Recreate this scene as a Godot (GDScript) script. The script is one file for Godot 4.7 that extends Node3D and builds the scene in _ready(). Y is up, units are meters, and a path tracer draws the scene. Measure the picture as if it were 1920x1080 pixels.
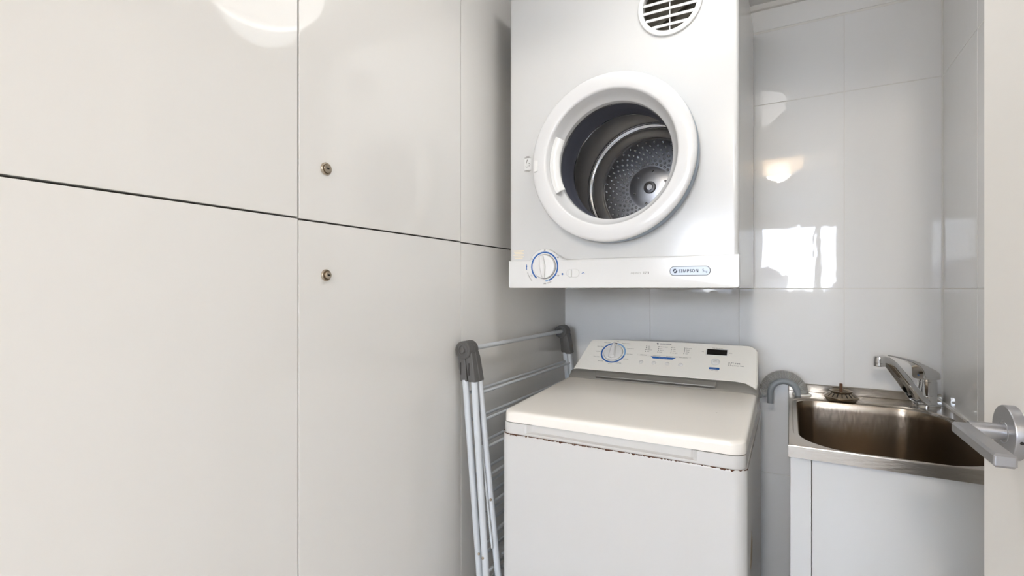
extends Node3D
# A small laundry: glossy cupboards on the left, a wall-hung dryer over a top-loading washer,
# a folded airer, a steel tub in the corner, an open door on the right.
# World: x to the right, y up, z = -d where d is the distance into the room.

const D := 1.82        # face of the tiles on the back wall
const XL := -0.772     # face of the cupboards
const XR := 0.3826     # face of the tiles on the right wall
const CEIL := 2.125
const EYE := 1.2

var M := {}
var taken := {}
var org := Vector3.ZERO


# ------------------------------------------------------------------ mesh builder
class MB:
	var v := PackedVector3Array()

	func tri(a: Vector3, b: Vector3, c: Vector3) -> void:
		v.append(a); v.append(b); v.append(c)

	func quad(a: Vector3, b: Vector3, c: Vector3, d: Vector3) -> void:
		tri(a, b, c); tri(a, c, d)

	func fan(ring: PackedVector3Array, flip := false) -> void:
		var m := Vector3.ZERO
		for p in ring: m += p
		m /= ring.size()
		for i in ring.size():
			var a := ring[i]
			var b := ring[(i + 1) % ring.size()]
			if flip: tri(m, b, a)
			else: tri(m, a, b)

	# rings run counterclockwise seen from where the loft is heading
	func loft(rings: Array, cap0 := true, cap1 := true, closed := true) -> void:
		for i in rings.size() - 1:
			var a: PackedVector3Array = rings[i]
			var b: PackedVector3Array = rings[i + 1]
			var n := a.size()
			for j in (n if closed else n - 1):
				var k := (j + 1) % n
				quad(a[j], a[k], b[k], b[j])
		if cap0: fan(rings[0], true)
		if cap1: fan(rings[rings.size() - 1])

	func cap(poly: PackedVector2Array, z: float, xf: Transform3D, flip: bool) -> void:
		var idx := Geometry2D.triangulate_polygon(poly)
		if idx.is_empty(): fan(MB.lift(poly, z, xf), flip)
		for t in range(0, idx.size(), 3):
			var a := poly[idx[t]]
			var b := poly[idx[t + 1]]
			var c := poly[idx[t + 2]]
			var ccw := (b - a).cross(c - a) > 0.0
			if ccw == flip:
				var s := b; b = c; c = s
			tri(xf * Vector3(a.x, a.y, z), xf * Vector3(b.x, b.y, z), xf * Vector3(c.x, c.y, z))

	# a counterclockwise outline pushed from z0 to z1, its edges chamfered by c0 and c1
	func extr(poly: PackedVector2Array, z0: float, z1: float, xf := Transform3D(), c0 := 0.0, c1 := 0.0) -> void:
		var rings := []
		var p0 := MB.inset(poly, c0)
		var p1 := MB.inset(poly, c1)
		if c0 > 0.0: rings.append(MB.lift(p0, z0, xf))
		rings.append(MB.lift(poly, z0 + c0, xf))
		rings.append(MB.lift(poly, z1 - c1, xf))
		if c1 > 0.0: rings.append(MB.lift(p1, z1, xf))
		loft(rings, false, false)
		cap(p0, z0, xf, true)
		cap(p1, z1, xf, false)

	func box(a: Vector3, b: Vector3, c := 0.0, xf := Transform3D()) -> void:
		var lo := a.min(b)
		var hi := a.max(b)
		extr(MB.rrect(lo.x, lo.y, hi.x, hi.y, c, 1), lo.z, hi.z, xf, c, c)

	# profile of (radius, z), outer faces where z rises
	func lathe(prof: Array, n := 48, xf := Transform3D(), a0 := 0.0, a1 := TAU) -> void:
		var full := absf(a1 - a0 - TAU) < 1e-4
		for j in n:
			var s := a0 + (a1 - a0) * j / n
			var t := a0 + (a1 - a0) * (j + 1) / n
			if full and j == n - 1: t = a0
			for i in prof.size() - 1:
				var p: Vector2 = prof[i]
				var q: Vector2 = prof[i + 1]
				var A := xf * Vector3(p.x * cos(s), p.x * sin(s), p.y)
				var B := xf * Vector3(p.x * cos(t), p.x * sin(t), p.y)
				var C := xf * Vector3(q.x * cos(t), q.x * sin(t), q.y)
				var E := xf * Vector3(q.x * cos(s), q.x * sin(s), q.y)
				if p.x > 1e-6: tri(A, B, C) if q.x > 1e-6 else tri(A, B, E)
				if q.x > 1e-6: tri(A, C, E)

	func tube(pts: Array, r, n := 12, caps := true) -> void:
		var rings := []
		var t0: Vector3 = (pts[1] - pts[0]).normalized()
		var u := t0.cross(Vector3.UP if absf(t0.y) < 0.9 else Vector3.RIGHT).normalized()
		for i in pts.size():
			var t: Vector3
			if i == 0: t = t0
			elif i == pts.size() - 1: t = (pts[i] - pts[i - 1]).normalized()
			else: t = ((pts[i + 1] - pts[i]).normalized() + (pts[i] - pts[i - 1]).normalized()).normalized()
			u = (u - t * u.dot(t)).normalized()
			var w := t.cross(u)
			var ring := PackedVector3Array()
			var rad: float = r[i] if r is Array else r
			for j in n:
				var a := TAU * j / n
				ring.append(pts[i] + (u * cos(a) + w * sin(a)) * rad)
			rings.append(ring)
		loft(rings, caps, caps)

	static func lift(poly: PackedVector2Array, z: float, xf: Transform3D) -> PackedVector3Array:
		var o := PackedVector3Array()
		for p in poly: o.append(xf * Vector3(p.x, p.y, z))
		return o

	static func inset(poly: PackedVector2Array, c: float) -> PackedVector2Array:
		if c == 0.0: return poly
		var o := PackedVector2Array()
		var n := poly.size()
		for i in n:
			var e0 := (poly[i] - poly[(i + n - 1) % n]).normalized()
			var e1 := (poly[(i + 1) % n] - poly[i]).normalized()
			var n0 := Vector2(-e0.y, e0.x)
			var n1 := Vector2(-e1.y, e1.x)
			var m := (n0 + n1).normalized()
			o.append(poly[i] + m * c / maxf(0.35, m.dot(n0)))
		return o

	static func rrect(x0: float, y0: float, x1: float, y1: float, r, n := 6) -> PackedVector2Array:
		var rr: Array = r if r is Array else [r, r, r, r]   # lower left, lower right, upper right, upper left
		var cs := [Vector2(x0, y0), Vector2(x1, y0), Vector2(x1, y1), Vector2(x0, y1)]
		var dirs := [Vector2(1, 1), Vector2(-1, 1), Vector2(-1, -1), Vector2(1, -1)]
		var o := PackedVector2Array()
		for k in 4:
			var q: float = rr[k]
			if q <= 0.0:
				o.append(cs[k]); continue
			var m: Vector2 = cs[k] + dirs[k] * q
			for i in n + 1:
				var a := PI + PI / 2 * k + PI / 2 * i / n
				o.append(m + Vector2(cos(a), sin(a)) * q)
		return o

	static func circle(c: Vector2, r: float, n := 48) -> PackedVector2Array:
		var o := PackedVector2Array()
		for i in n: o.append(c + Vector2(cos(TAU * i / n), sin(TAU * i / n)) * r)
		return o

	func mesh(shift: Vector3, sharp := 38.0) -> ArrayMesh:
		var keep := cos(deg_to_rad(sharp))
		var nf := v.size() / 3
		var fn := PackedVector3Array()
		var fu := PackedVector3Array()
		var at := {}
		for f in nf:
			var n := (v[f * 3 + 1] - v[f * 3]).cross(v[f * 3 + 2] - v[f * 3])
			fn.append(n); fu.append(n.normalized())
			for k in 3:
				var key := Vector3i((v[f * 3 + k] * 50000.0).round())
				if not at.has(key): at[key] = PackedInt32Array()
				at[key].append(f)
		var pos := PackedVector3Array()
		var nor := PackedVector3Array()
		for f in nf:
			if fn[f].length_squared() < 1e-22: continue
			for k in [0, 2, 1]:
				var p := v[f * 3 + k]
				var m := Vector3.ZERO
				for g in at[Vector3i((p * 50000.0).round())]:
					if fu[g].dot(fu[f]) > keep: m += fn[g]
				pos.append(p - shift); nor.append(m.normalized())
		var arr := []
		arr.resize(Mesh.ARRAY_MAX)
		arr[Mesh.ARRAY_VERTEX] = pos
		arr[Mesh.ARRAY_NORMAL] = nor
		var am := ArrayMesh.new()
		am.add_surface_from_arrays(Mesh.PRIMITIVE_TRIANGLES, arr)
		return am


func P(x: float, y: float, d: float) -> Vector3:
	return Vector3(x, y, -d)


func facing(x: float, y: float, d: float) -> Transform3D:      # local z towards the door of the room
	return Transform3D(Basis(), P(x, y, d))


# ------------------------------------------------------------------ naming
func numbered(called: String) -> String:
	var n: int = taken.get(called, 0)
	taken[called] = n + 1
	return called if n == 0 else "%s_%03d" % [called, n]


func thing(called: String, label: String, category: String, at := Vector3.ZERO, group := "") -> Node3D:
	var o := Node3D.new()
	o.name = numbered(called)
	add_child(o)
	o.position = at
	org = at
	o.set_meta("label", label)
	o.set_meta("category", category)
	if group: o.set_meta("group", group)
	return o


func part(called: String, mb: MB, mat: Material, parent: Node, sharp := 38.0) -> MeshInstance3D:
	var o := MeshInstance3D.new()
	o.name = called
	o.mesh = mb.mesh(org, sharp)
	o.material_override = mat
	parent.add_child(o, true)
	return o


func struct(called: String, mb: MB, mat: Material, label := "") -> MeshInstance3D:
	org = Vector3.ZERO
	var o := part(called, mb, mat, self)
	o.set_meta("kind", "structure")
	if label: o.set_meta("label", label)
	return o


func boxm(a: Vector3, b: Vector3, c := 0.0) -> MB:
	var m := MB.new()
	m.box(a, b, c)
	return m


func words(called: String, text: String, height: float, at: Vector3, basis: Basis, mat: Material, parent: Node, bold := false, align := HORIZONTAL_ALIGNMENT_CENTER) -> MeshInstance3D:
	var f := SystemFont.new()
	f.font_names = PackedStringArray(["Droid Sans"])
	f.font_weight = 700 if bold else 400
	var t := TextMesh.new()
	t.text = text
	t.font = f
	t.font_size = 40
	t.pixel_size = height / 28.5      # height is that of a capital
	t.depth = 0.0004
	t.curve_step = 4.0
	t.horizontal_alignment = align
	t.vertical_alignment = VERTICAL_ALIGNMENT_CENTER
	var o := MeshInstance3D.new()
	o.name = called
	o.mesh = t
	o.material_override = mat
	parent.add_child(o, true)
	o.transform = Transform3D(basis, at - org)
	return o


# ------------------------------------------------------------------ materials
func noise(freq: float, octaves := 3, size := 512, seed_ := 1) -> NoiseTexture2D:
	var n := FastNoiseLite.new()
	n.seed = seed_
	n.frequency = freq
	n.fractal_octaves = octaves
	var t := NoiseTexture2D.new()
	t.width = size; t.height = size
	t.seamless = true
	t.noise = n
	return t


func ramp(a: Color, b: Color, freq: float, size := 512, octaves := 3, seed_ := 3) -> NoiseTexture2D:
	var t := noise(freq, octaves, size, seed_)
	var g := Gradient.new()
	g.set_color(0, a)
	g.set_color(1, b)
	t.color_ramp = g
	return t


func mat(c: Color, rough := 0.5, metal := 0.0, spec := 0.5) -> StandardMaterial3D:
	var m := StandardMaterial3D.new()
	m.albedo_color = c
	m.roughness = rough
	m.metallic = metal
	m.metallic_specular = spec
	return m


func wavy(m: StandardMaterial3D, tex: Texture2D, strength: float, scale: Vector3) -> StandardMaterial3D:
	m.normal_enabled = true
	m.normal_texture = tex
	m.normal_scale = strength
	m.uv1_triplanar = true
	m.uv1_world_triplanar = true
	m.uv1_scale = scale
	return m


func materials() -> void:
	var slow := noise(0.012, 2, 256, 5)
	slow.as_normal_map = true
	slow.bump_strength = 4.0
	M.gloss = mat(Color(0.925, 0.919, 0.905), 0.05)
	M.carcass = mat(Color(0.62, 0.58, 0.53), 0.7)
	M.tile = wavy(mat(Color(0.955, 0.952, 0.945), 0.025), slow, 0.02, Vector3(8, 4.5, 8))
	M.grout = mat(Color(0.93, 0.92, 0.9), 0.8)
	M.silicone = mat(Color(0.93, 0.92, 0.9), 0.35)
	M.paint = mat(Color(0.955, 0.95, 0.94), 0.6)
	M.door = mat(Color(0.945, 0.93, 0.905), 0.35)
	M.enamel = mat(Color(0.84, 0.84, 0.835), 0.16)
	M.plastic = mat(Color(0.9, 0.9, 0.895), 0.16)
	M.rim = mat(Color(0.86, 0.86, 0.86), 0.15)
	M.washer = mat(Color(0.83, 0.823, 0.81), 0.22)
	M.cream = mat(Color(0.965, 0.945, 0.912), 0.22)
	M.panel = mat(Color(0.94, 0.93, 0.9), 0.33)
	M.silver = mat(Color(0.58, 0.57, 0.55), 0.38, 0.55)
	M.blue = mat(Color(0.16, 0.38, 0.66), 0.35)
	M.paleblue = mat(Color(0.5, 0.66, 0.82), 0.35)
	M.ink = mat(Color(0.2, 0.2, 0.22), 0.5)
	M.navy = mat(Color(0.16, 0.18, 0.25), 0.4)
	M.greyink = mat(Color(0.5, 0.49, 0.47), 0.5)
	M.paleink = mat(Color(0.68, 0.67, 0.65), 0.5)
	M.yellowink = mat(Color(0.92, 0.87, 0.77), 0.5)
	M.black = mat(Color(0.07, 0.06, 0.055), 0.15)
	M.badge = mat(Color(0.74, 0.77, 0.81), 0.35, 0.2)
	M.badgerim = mat(Color(0.5, 0.51, 0.52), 0.3, 0.4)
	M.gasket = mat(Color(0.36, 0.37, 0.42), 0.35)
	M.drum = mat(Color(0.72, 0.725, 0.74), 0.06, 1.0)
	M.drumplate = mat(Color(0.57, 0.572, 0.585), 0.3, 1.0)
	M.drumwall = mat(Color(0.74, 0.735, 0.73), 0.36, 1.0)
	M.stain = mat(Color(0.62, 0.56, 0.47), 0.6)
	M.bluegrey = mat(Color(0.56, 0.62, 0.68), 0.3)
	M.ventdark = mat(Color(0.4, 0.38, 0.34), 0.7)
	M.chrome = mat(Color(0.86, 0.86, 0.86), 0.05, 1.0)
	M.satin = mat(Color(0.66, 0.66, 0.67), 0.34, 0.85)
	M.lock = mat(Color(0.72, 0.67, 0.6), 0.28, 1.0)
	M.lockdark = mat(Color(0.1, 0.085, 0.075), 0.6)
	var brushed := noise(0.05, 3, 256, 9)
	brushed.as_normal_map = true
	brushed.bump_strength = 6.0
	M.steel = wavy(mat(Color(0.72, 0.69, 0.65), 0.24, 1.0), brushed, 0.05, Vector3(1.2, 24, 24))
	M.bowl = wavy(mat(Color(0.66, 0.61, 0.55), 0.26, 1.0), brushed, 0.05, Vector3(30, 1.2, 30))
	M.strainer = mat(Color(0.62, 0.57, 0.5), 0.25, 1.0)
	M.stem = mat(Color(0.4, 0.28, 0.2), 0.4, 0.6)
	M.hose = mat(Color(0.66, 0.655, 0.64), 0.45)
	M.guide = mat(Color(0.54, 0.56, 0.57), 0.4)
	M.tube = mat(Color(0.83, 0.85, 0.87), 0.3)
	M.greyplastic = mat(Color(0.36, 0.355, 0.35), 0.5)
	M.rust = mat(Color.WHITE, 0.9)
	M.rust.albedo_texture = ramp(Color(0.17, 0.1, 0.07), Color(0.46, 0.28, 0.17), 0.08, 256)
	M.rust.uv1_triplanar = true
	M.rust.uv1_world_triplanar = true
	M.rust.uv1_scale = Vector3.ONE * 12.0
	M.opal = mat(Color(0.95, 0.95, 0.93), 0.3)
	M.opal.emission_enabled = true
	M.opal.emission = Color(1.0, 0.99, 0.98)
	M.opal.emission_energy_multiplier = 4.7
	M.fill_diffuser = mat(Color(0.95, 0.95, 0.95), 0.4)  # glowing face of the added fill panel
	M.fill_diffuser.emission_enabled = true
	M.fill_diffuser.emission = Color(1.0, 0.985, 0.965)
	M.fill_diffuser.emission_energy_multiplier = 1.0
	M.amber = mat(Color(0.95, 0.9, 0.82), 0.3)
	M.amber.emission_enabled = true
	M.amber.emission = Color(1.0, 0.86, 0.68)
	M.amber.emission_energy_multiplier = 8.0
	M.floor = mat(Color(0.88, 0.87, 0.86), 0.3)
	M.wood = mat(Color(0.8, 0.77, 0.73), 0.4)
	M.frame = mat(Color(0.85, 0.85, 0.85), 0.4)
	M.glass = mat(Color(1, 1, 1, 0.05), 0.0)
	M.glass.transparency = BaseMaterial3D.TRANSPARENCY_ALPHA
	M.brick = mat(Color(0.78, 0.72, 0.68), 0.9)
	M.rooftile = mat(Color(0.5, 0.45, 0.44), 0.9)
	M.ground = mat(Color(0.45, 0.47, 0.42), 0.95)


# ------------------------------------------------------------------ the scene
func _ready() -> void:
	var cam := Camera3D.new()
	cam.name = "camera"
	cam.position = Vector3(0, EYE, 0)
	cam.rotation.y = deg_to_rad(29.12)
	cam.fov = rad_to_deg(2.0 * atan(540.0 / 930.0))
	cam.near = 0.02
	cam.far = 400.0
	add_child(cam)
	cam.current = true

	var env := Environment.new()
	env.background_mode = Environment.BG_SKY
	var sky := Sky.new()
	var psm := ProceduralSkyMaterial.new()
	psm.sky_top_color = Color(0.62, 0.76, 0.95)
	psm.sky_horizon_color = Color(0.95, 0.965, 0.99)
	psm.sky_curve = 0.2
	psm.ground_bottom_color = Color(0.4, 0.4, 0.38)
	psm.ground_horizon_color = Color(0.7, 0.72, 0.74)
	sky.sky_material = psm
	env.sky = sky
	env.background_energy_multiplier = 30.0
	env.tonemap_mode = Environment.TONE_MAPPER_LINEAR
	env.tonemap_exposure = 1.0
	env.sdfgi_enabled = true
	env.ssao_enabled = true
	env.ssil_enabled = true
	var we := WorldEnvironment.new()
	we.name = "world_environment"
	we.environment = env
	add_child(we)

	materials()
	shell()
	far_room()
	lamp("ceiling_light", "round opal dome light on the low white laundry ceiling", P(-0.18, 0, 0.93), CEIL, 0.17, 0.13, M.opal, Color(0.97, 0.985, 1.0), 0.16)
	lamp("ceiling_light", "warm glowing dome light on the ceiling of the room beyond the doorway", P(-0.08, 0, -1.7), 2.4, 0.2, 0.14, M.amber, Color(1.0, 0.965, 0.91), 2.0)
	added_fill_panel("added square fill light on the unseen ceiling just right of the doorway outside", P(1.35, 2.4, -1.0), 0.6, 2.2)
	cupboards()
	dryer()
	washer()
	airer()
	sink()
	tap()
	strainer()
	drain_hose()
	door()
	outside()


func lamp(called: String, label: String, at: Vector3, top: float, r: float, drop: float, m: Material, c: Color, e: float) -> void:
	var base := Vector3(at.x, top, at.z)
	var t := thing(called, label, "ceiling light", base)
	var down := Transform3D(Basis(Vector3(1, 0, 0), Vector3(0, 0, -1), Vector3(0, -1, 0)), base)
	# local z points down after this turn
	down.basis = Basis(Vector3(1, 0, 0), Vector3(0, 0, 1), Vector3(0, -1, 0))
	var b := MB.new()
	b.lathe([Vector2(0, 0.001), Vector2(r * 0.97, 0.001), Vector2(r * 0.97, 0.022), Vector2(0, 0.022)], 48, down)
	part("base", b, M.plastic, t)
	var g := MB.new()
	var prof := [Vector2(r, 0.02)]
	for i in range(0, 13):
		var a := PI / 2 * i / 12
		prof.append(Vector2(r * cos(a), 0.03 + (drop - 0.03) * sin(a)))
	g.lathe(prof, 56, down)
	part("glass_dome", g, m, t)
	var l: Light3D
	if m == M.opal:
		var sl := SpotLight3D.new()
		sl.spot_range = 12.0
		sl.spot_attenuation = 2.0
		sl.spot_angle = 84.0
		sl.spot_angle_attenuation = 1.0
		sl.rotation.x = -PI / 2
		l = sl
	else:
		var ol := OmniLight3D.new()
		ol.omni_range = 12.0
		ol.omni_attenuation = 2.0
		l = ol
	l.name = "light_source"
	l.light_color = c
	l.light_energy = e
	l.light_size = 0.12 if m == M.opal else 0.1
	l.shadow_enabled = true
	t.add_child(l)
	l.position = Vector3(0, -drop * 0.6, 0)


func added_fill_panel(label: String, at: Vector3, side: float, e: float) -> void:  # added out of view to brighten the left cupboards through the doorway
	var t := thing("added_fill_panel", label, "ceiling light", at)
	var h := side / 2
	part("frame", boxm(at + Vector3(-h - 0.015, -0.02, -h - 0.015), at + Vector3(h + 0.015, -0.0005, h + 0.015), 0.002), M.plastic, t)
	part("fill_diffuser", boxm(at + Vector3(-h, -0.022, -h), at + Vector3(h, -0.019, h)), M.fill_diffuser, t)
	var l := AreaLight3D.new()
	l.name = "light_source"
	l.area_size = Vector2(side, side)
	l.light_color = Color(0.99, 0.99, 1.0)
	l.light_energy = e
	l.area_range = 14.0
	l.area_attenuation = 2.0
	l.shadow_enabled = true
	l.rotation.x = -PI / 2
	t.add_child(l)
	l.position = Vector3(0, -0.03, 0)


# ------------------------------------------------------------------ room shell
func shell() -> void:
	struct("floor", boxm(P(-0.9, -0.1, 1.95), P(0.52, 0, -0.1)), M.floor)
	struct("ceiling", boxm(P(-1.4, CEIL, 1.95), P(0.52, CEIL + 0.1, 0.0)), M.paint)
	var back := struct("wall_back", boxm(P(-1.4, 0, D + 0.0008), P(0.52, CEIL, D + 0.13)), M.grout)
	var right := struct("wall_right", boxm(P(XR + 0.0008, 0, D + 0.0015), P(XR + 0.13, CEIL, -0.1)), M.grout)
	struct("wall_left", boxm(P(-1.4, 0, D + 0.0015), P(-1.3, CEIL, -0.1)), M.paint)
	# wall with the doorway
	var f := MB.new()
	f.box(P(-1.4, 0, 0.0), P(-0.8, 2.12, -0.1))
	f.box(P(0.3, 0, 0.0), P(0.52, 2.12, -0.1))
	f.box(P(-0.8, 2.09, 0.0), P(0.3, 2.12, -0.1))
	struct("wall_front", f, M.paint)
	var jamb := MB.new()
	jamb.box(P(-0.815, 0, -0.11), P(-0.785, 2.09, 0.012), 0.002)
	jamb.box(P(0.275, 0, -0.11), P(0.305, 2.09, -0.025), 0.002)
	jamb.box(P(-0.815, 2.07, -0.11), P(0.305, 2.1, 0.012), 0.002)
	struct("trim_1", jamb, M.door)

	# tiles, each its own piece, laid a little uneven
	var rng := RandomNumberGenerator.new()
	rng.seed = 7
	var xs := [XL - 0.01, -0.439, -0.1436, 0.1496, XR - 0.002]
	var ys := [0.0, 0.598, 1.1985, 1.8, 2.036]
	org = Vector3.ZERO
	for i in 4:
		for j in 4:
			if i == 0 and j == 0: pass
			tile(back, Vector3(1, 0, 0), P(xs[i], ys[j], D), xs[i + 1] - xs[i], ys[j + 1] - ys[j], rng)
	var ds := [D - 0.002, 1.527, 1.233, 0.939, 0.645, 0.351, 0.057]
	for i in 6:
		for j in 4:
			tile(right, Vector3(0, 0, 1), P(XR, ys[j], ds[i]), ds[i] - ds[i + 1], ys[j + 1] - ys[j], rng)
	# what is above the tiles: a shadow gap, a flat band and a small bead under the ceiling
	struct("trim_2", boxm(P(XL, 2.042, D - 0.0015), P(XR, CEIL, D + 0.01)), M.paint)
	var bead := MB.new()
	bead.box(P(XL, 2.108, D + 0.005), P(XR, CEIL + 0.005, D - 0.014), 0.002)
	struct("trim_3", bead, M.silicone)
	struct("trim_4", boxm(P(XR - 0.0015, 2.042, D), P(XR + 0.01, CEIL, 0.0)), M.paint)
	struct("trim_5", boxm(P(XR - 0.0035, 0.86, D - 0.0035), P(XR + 0.002, 2.036, D + 0.002)), M.silicone)


func tile(wall: Node, along: Vector3, at: Vector3, w: float, h: float, rng: RandomNumberGenerator) -> void:
	var g := 0.001
	var n := along.cross(Vector3.UP)                 # into the room: +z for the back wall, -x for the right one
	var xf := Transform3D(Basis(along, Vector3.UP, n), at + along * w / 2 + Vector3.UP * h / 2)
	xf.basis = xf.basis * Basis.from_euler(Vector3(rng.randf_range(-0.0012, 0.0012), rng.randf_range(-0.0016, 0.0016), 0))
	var m := MB.new()
	m.extr(MB.rrect(-w / 2 + g, -h / 2 + g, w / 2 - g, h / 2 - g, 0.0012, 2), -0.006, 0.0, xf, 0.0, 0.0005)
	part("tile", m, M.tile, wall, 50.0)


func far_room() -> void:
	struct("floor_room", boxm(P(-3.0, -0.1, -0.1), P(2.6, 0.0, -5.6)), M.wood)
	struct("ceiling_room", boxm(P(-3.0, 2.4, -0.1), P(2.6, 2.5, -5.6)), M.paint)
	var n := MB.new()
	n.box(P(-3.0, 0, -0.1), P(-1.4, 2.4, 0.0))
	n.box(P(0.52, 0, -0.1), P(2.6, 2.4, 0.0))
	n.box(P(-1.4, 2.12, -0.1), P(0.52, 2.4, 0.0))
	struct("wall_room_north", n, M.paint)
	struct("wall_room_west", boxm(P(-3.1, 0, 0.0), P(-3.0, 2.4, -5.6)), M.paint)
	struct("wall_room_east", boxm(P(2.6, 0, 0.0), P(2.7, 2.4, -5.6)), M.paint)
	var w := MB.new()
	w.box(P(-3.0, 0, -5.5), P(2.6, 1.12, -5.4))
	w.box(P(-3.0, 2.2, -5.5), P(2.6, 2.4, -5.4))
	w.box(P(-3.0, 1.12, -5.5), P(-1.5, 2.2, -5.4))
	w.box(P(1.0, 1.12, -5.5), P(2.6, 2.2, -5.4))
	struct("wall_room_south", w, M.paint)
	var k := 0
	for x in [[-1.5, -0.75], [-0.75, 0.4], [0.4, 1.0]]:
		k += 1
		var f := MB.new()
		var t := 0.04
		f.box(P(x[0], 1.12, -5.47), P(x[1], 1.12 + t, -5.41), 0.003)
		f.box(P(x[0], 2.2 - t, -5.47), P(x[1], 2.2, -5.41), 0.003)
		f.box(P(x[0], 1.12, -5.47), P(x[0] + t, 2.2, -5.41), 0.003)
		f.box(P(x[1] - t, 1.12, -5.47), P(x[1], 2.2, -5.41), 0.003)
		var o := struct("window_%d" % k, f, M.frame)
		part("pane", boxm(P(x[0] + t, 1.12 + t, -5.438), P(x[1] - t, 2.2 - t, -5.442)), M.glass, o)


# ------------------------------------------------------------------ cupboards along the left
func cupboards() -> void:
	var cols := [[0.086, 0.594], [0.594, 1.1024], [1.1024, D]]
	var splits := [1.3266, 1.3245, 1.3228]
	var labels := [
		["glossy white upper cupboard door without a lock, nearest the doorway", "glossy white tall lower cupboard door without a lock, nearest the doorway"],
		["glossy white upper cupboard with the higher round key lock", "glossy white lower cupboard with the lower round key lock"],
		["narrow glossy white upper panel cupboard beside the hanging dryer", "narrow glossy white lower panel cupboard behind the folded airer"]]
	for c in 3:
		var d0: float = cols[c][0]
		var d1: float = cols[c][1]
		var sp: float = splits[c]
		for up in [1, 0]:
			var y0 := sp + 0.0014 if up == 1 else 0.0
			var y1 := CEIL if up == 1 else sp - 0.0014
			var base := P(-1.03, y0, (d0 + d1) / 2)
			var t := thing("cupboard", labels[c][1 - up], "cupboard", base, "glossy cupboards along the left wall")
			var b := MB.new()
			var x1 := XL - 0.0195
			var th := 0.016
			b.box(P(-1.29, y0, d0 + 0.001), P(-1.28, y1, d1 - 0.001))
			b.box(P(-1.29, y0, d0 + 0.001), P(x1, y0 + th, d1 - 0.001))
			b.box(P(-1.29, y1 - th, d0 + 0.001), P(x1, y1, d1 - 0.001))
			b.box(P(-1.29, y0, d0 + 0.001), P(x1, y1, d0 + th))
			b.box(P(-1.29, y0, d1 - th), P(x1, y1, d1 - 0.001))
			part("body", b, M.carcass, t)
			var g := 0.0016 if up == 1 else 0.001
			if c == 2: g = 0.0008
			var xf := Transform3D(Basis(Vector3(0, 0, -1), Vector3.UP, Vector3(1, 0, 0)), Vector3(XL - 0.018, 0, 0))
			var dm := MB.new()
			# across the wall local x runs with d
			var low := 0.0 if up == 1 else 0.06
			xf.basis = Basis(Vector3(0, 0, -1), Vector3.UP, Vector3(-1, 0, 0))
			xf.origin = Vector3(XL, 0, 0)
			dm.extr(MB.rrect(d0 + g, y0 + low + 0.0003, d1 - g * (1.0 if c < 2 else 0.5), y1 - (0.002 if up == 1 else 0.0003), 0.0006, 2), 0.0, 0.018, xf, 0.0006, 0.0)
			var dr := part("door", dm, M.gloss, t)
			if up == 0:
				part("plinth", boxm(P(-0.84, 0.001, d0 + 0.001), P(-0.826, 0.06, d1 - 0.001)), M.gloss, t)
			if c == 1:
				lock(dr, 1.4275 if up == 1 else 1.2245, 0.655, up == 1)


func lock(door_: Node, y: float, d: float, high: bool) -> void:
	var xf := Transform3D(Basis(Vector3(0, 0, -1), Vector3.UP, Vector3(1, 0, 0)), P(XL, y, d))
	var b := MB.new()
	var r := 0.0122 if high else 0.0112
	b.lathe([Vector2(r, -0.001), Vector2(r, 0.0015), Vector2(r - 0.001, 0.0032), Vector2(r - 0.0026, 0.0036), Vector2(r - 0.0034, 0.0026), Vector2(r - 0.0038, 0.0022), Vector2(r - 0.004, 0.0052 if high else 0.0075), Vector2(r - 0.005, 0.006 if high else 0.0085), Vector2(0, 0.006 if high else 0.0085)], 40, xf)
	part("lock", b, M.lock, door_)
	var k := MB.new()
	var z := 0.006 if high else 0.0085
	k.extr(MB.rrect(-0.0036, -0.0009, 0.0036, 0.0009, 0.0008, 3), z - 0.001, z + 0.0003, xf)
	k.extr(MB.circle(Vector2.ZERO, 0.0017, 16), z - 0.001, z + 0.0003, xf)
	part("keyhole", k, M.lockdark, door_)


# ------------------------------------------------------------------ a flat plate between an outline and a hole
func ray_hit(poly: PackedVector2Array, c: Vector2, dir: Vector2) -> Vector2:
	var best := 0.0
	for i in poly.size():
		var a := poly[i] - c
		var b := poly[(i + 1) % poly.size()] - c
		var e := b - a
		var den := dir.cross(e)
		if absf(den) < 1e-12: continue
		var t := a.cross(e) / den
		var s := a.cross(dir) / den
		if t > 0 and s >= -1e-6 and s <= 1.000001: best = maxf(best, t)
	return c + dir * best


func angles_for(polys: Array, c: Vector2, n: int) -> Array:
	var out := []
	for i in n: out.append(TAU * i / n)
	for poly in polys:
		for p in poly: out.append(fposmod((p - c).angle(), TAU))
	out.sort()
	var o := []
	for a in out:
		if o.is_empty() or a - o[-1] > 0.0015: o.append(a)
	return o


func around(poly: PackedVector2Array, c: Vector2, angs: Array) -> PackedVector2Array:
	var o := PackedVector2Array()
	for a in angs: o.append(ray_hit(poly, c, Vector2(cos(a), sin(a))))
	return o


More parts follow.
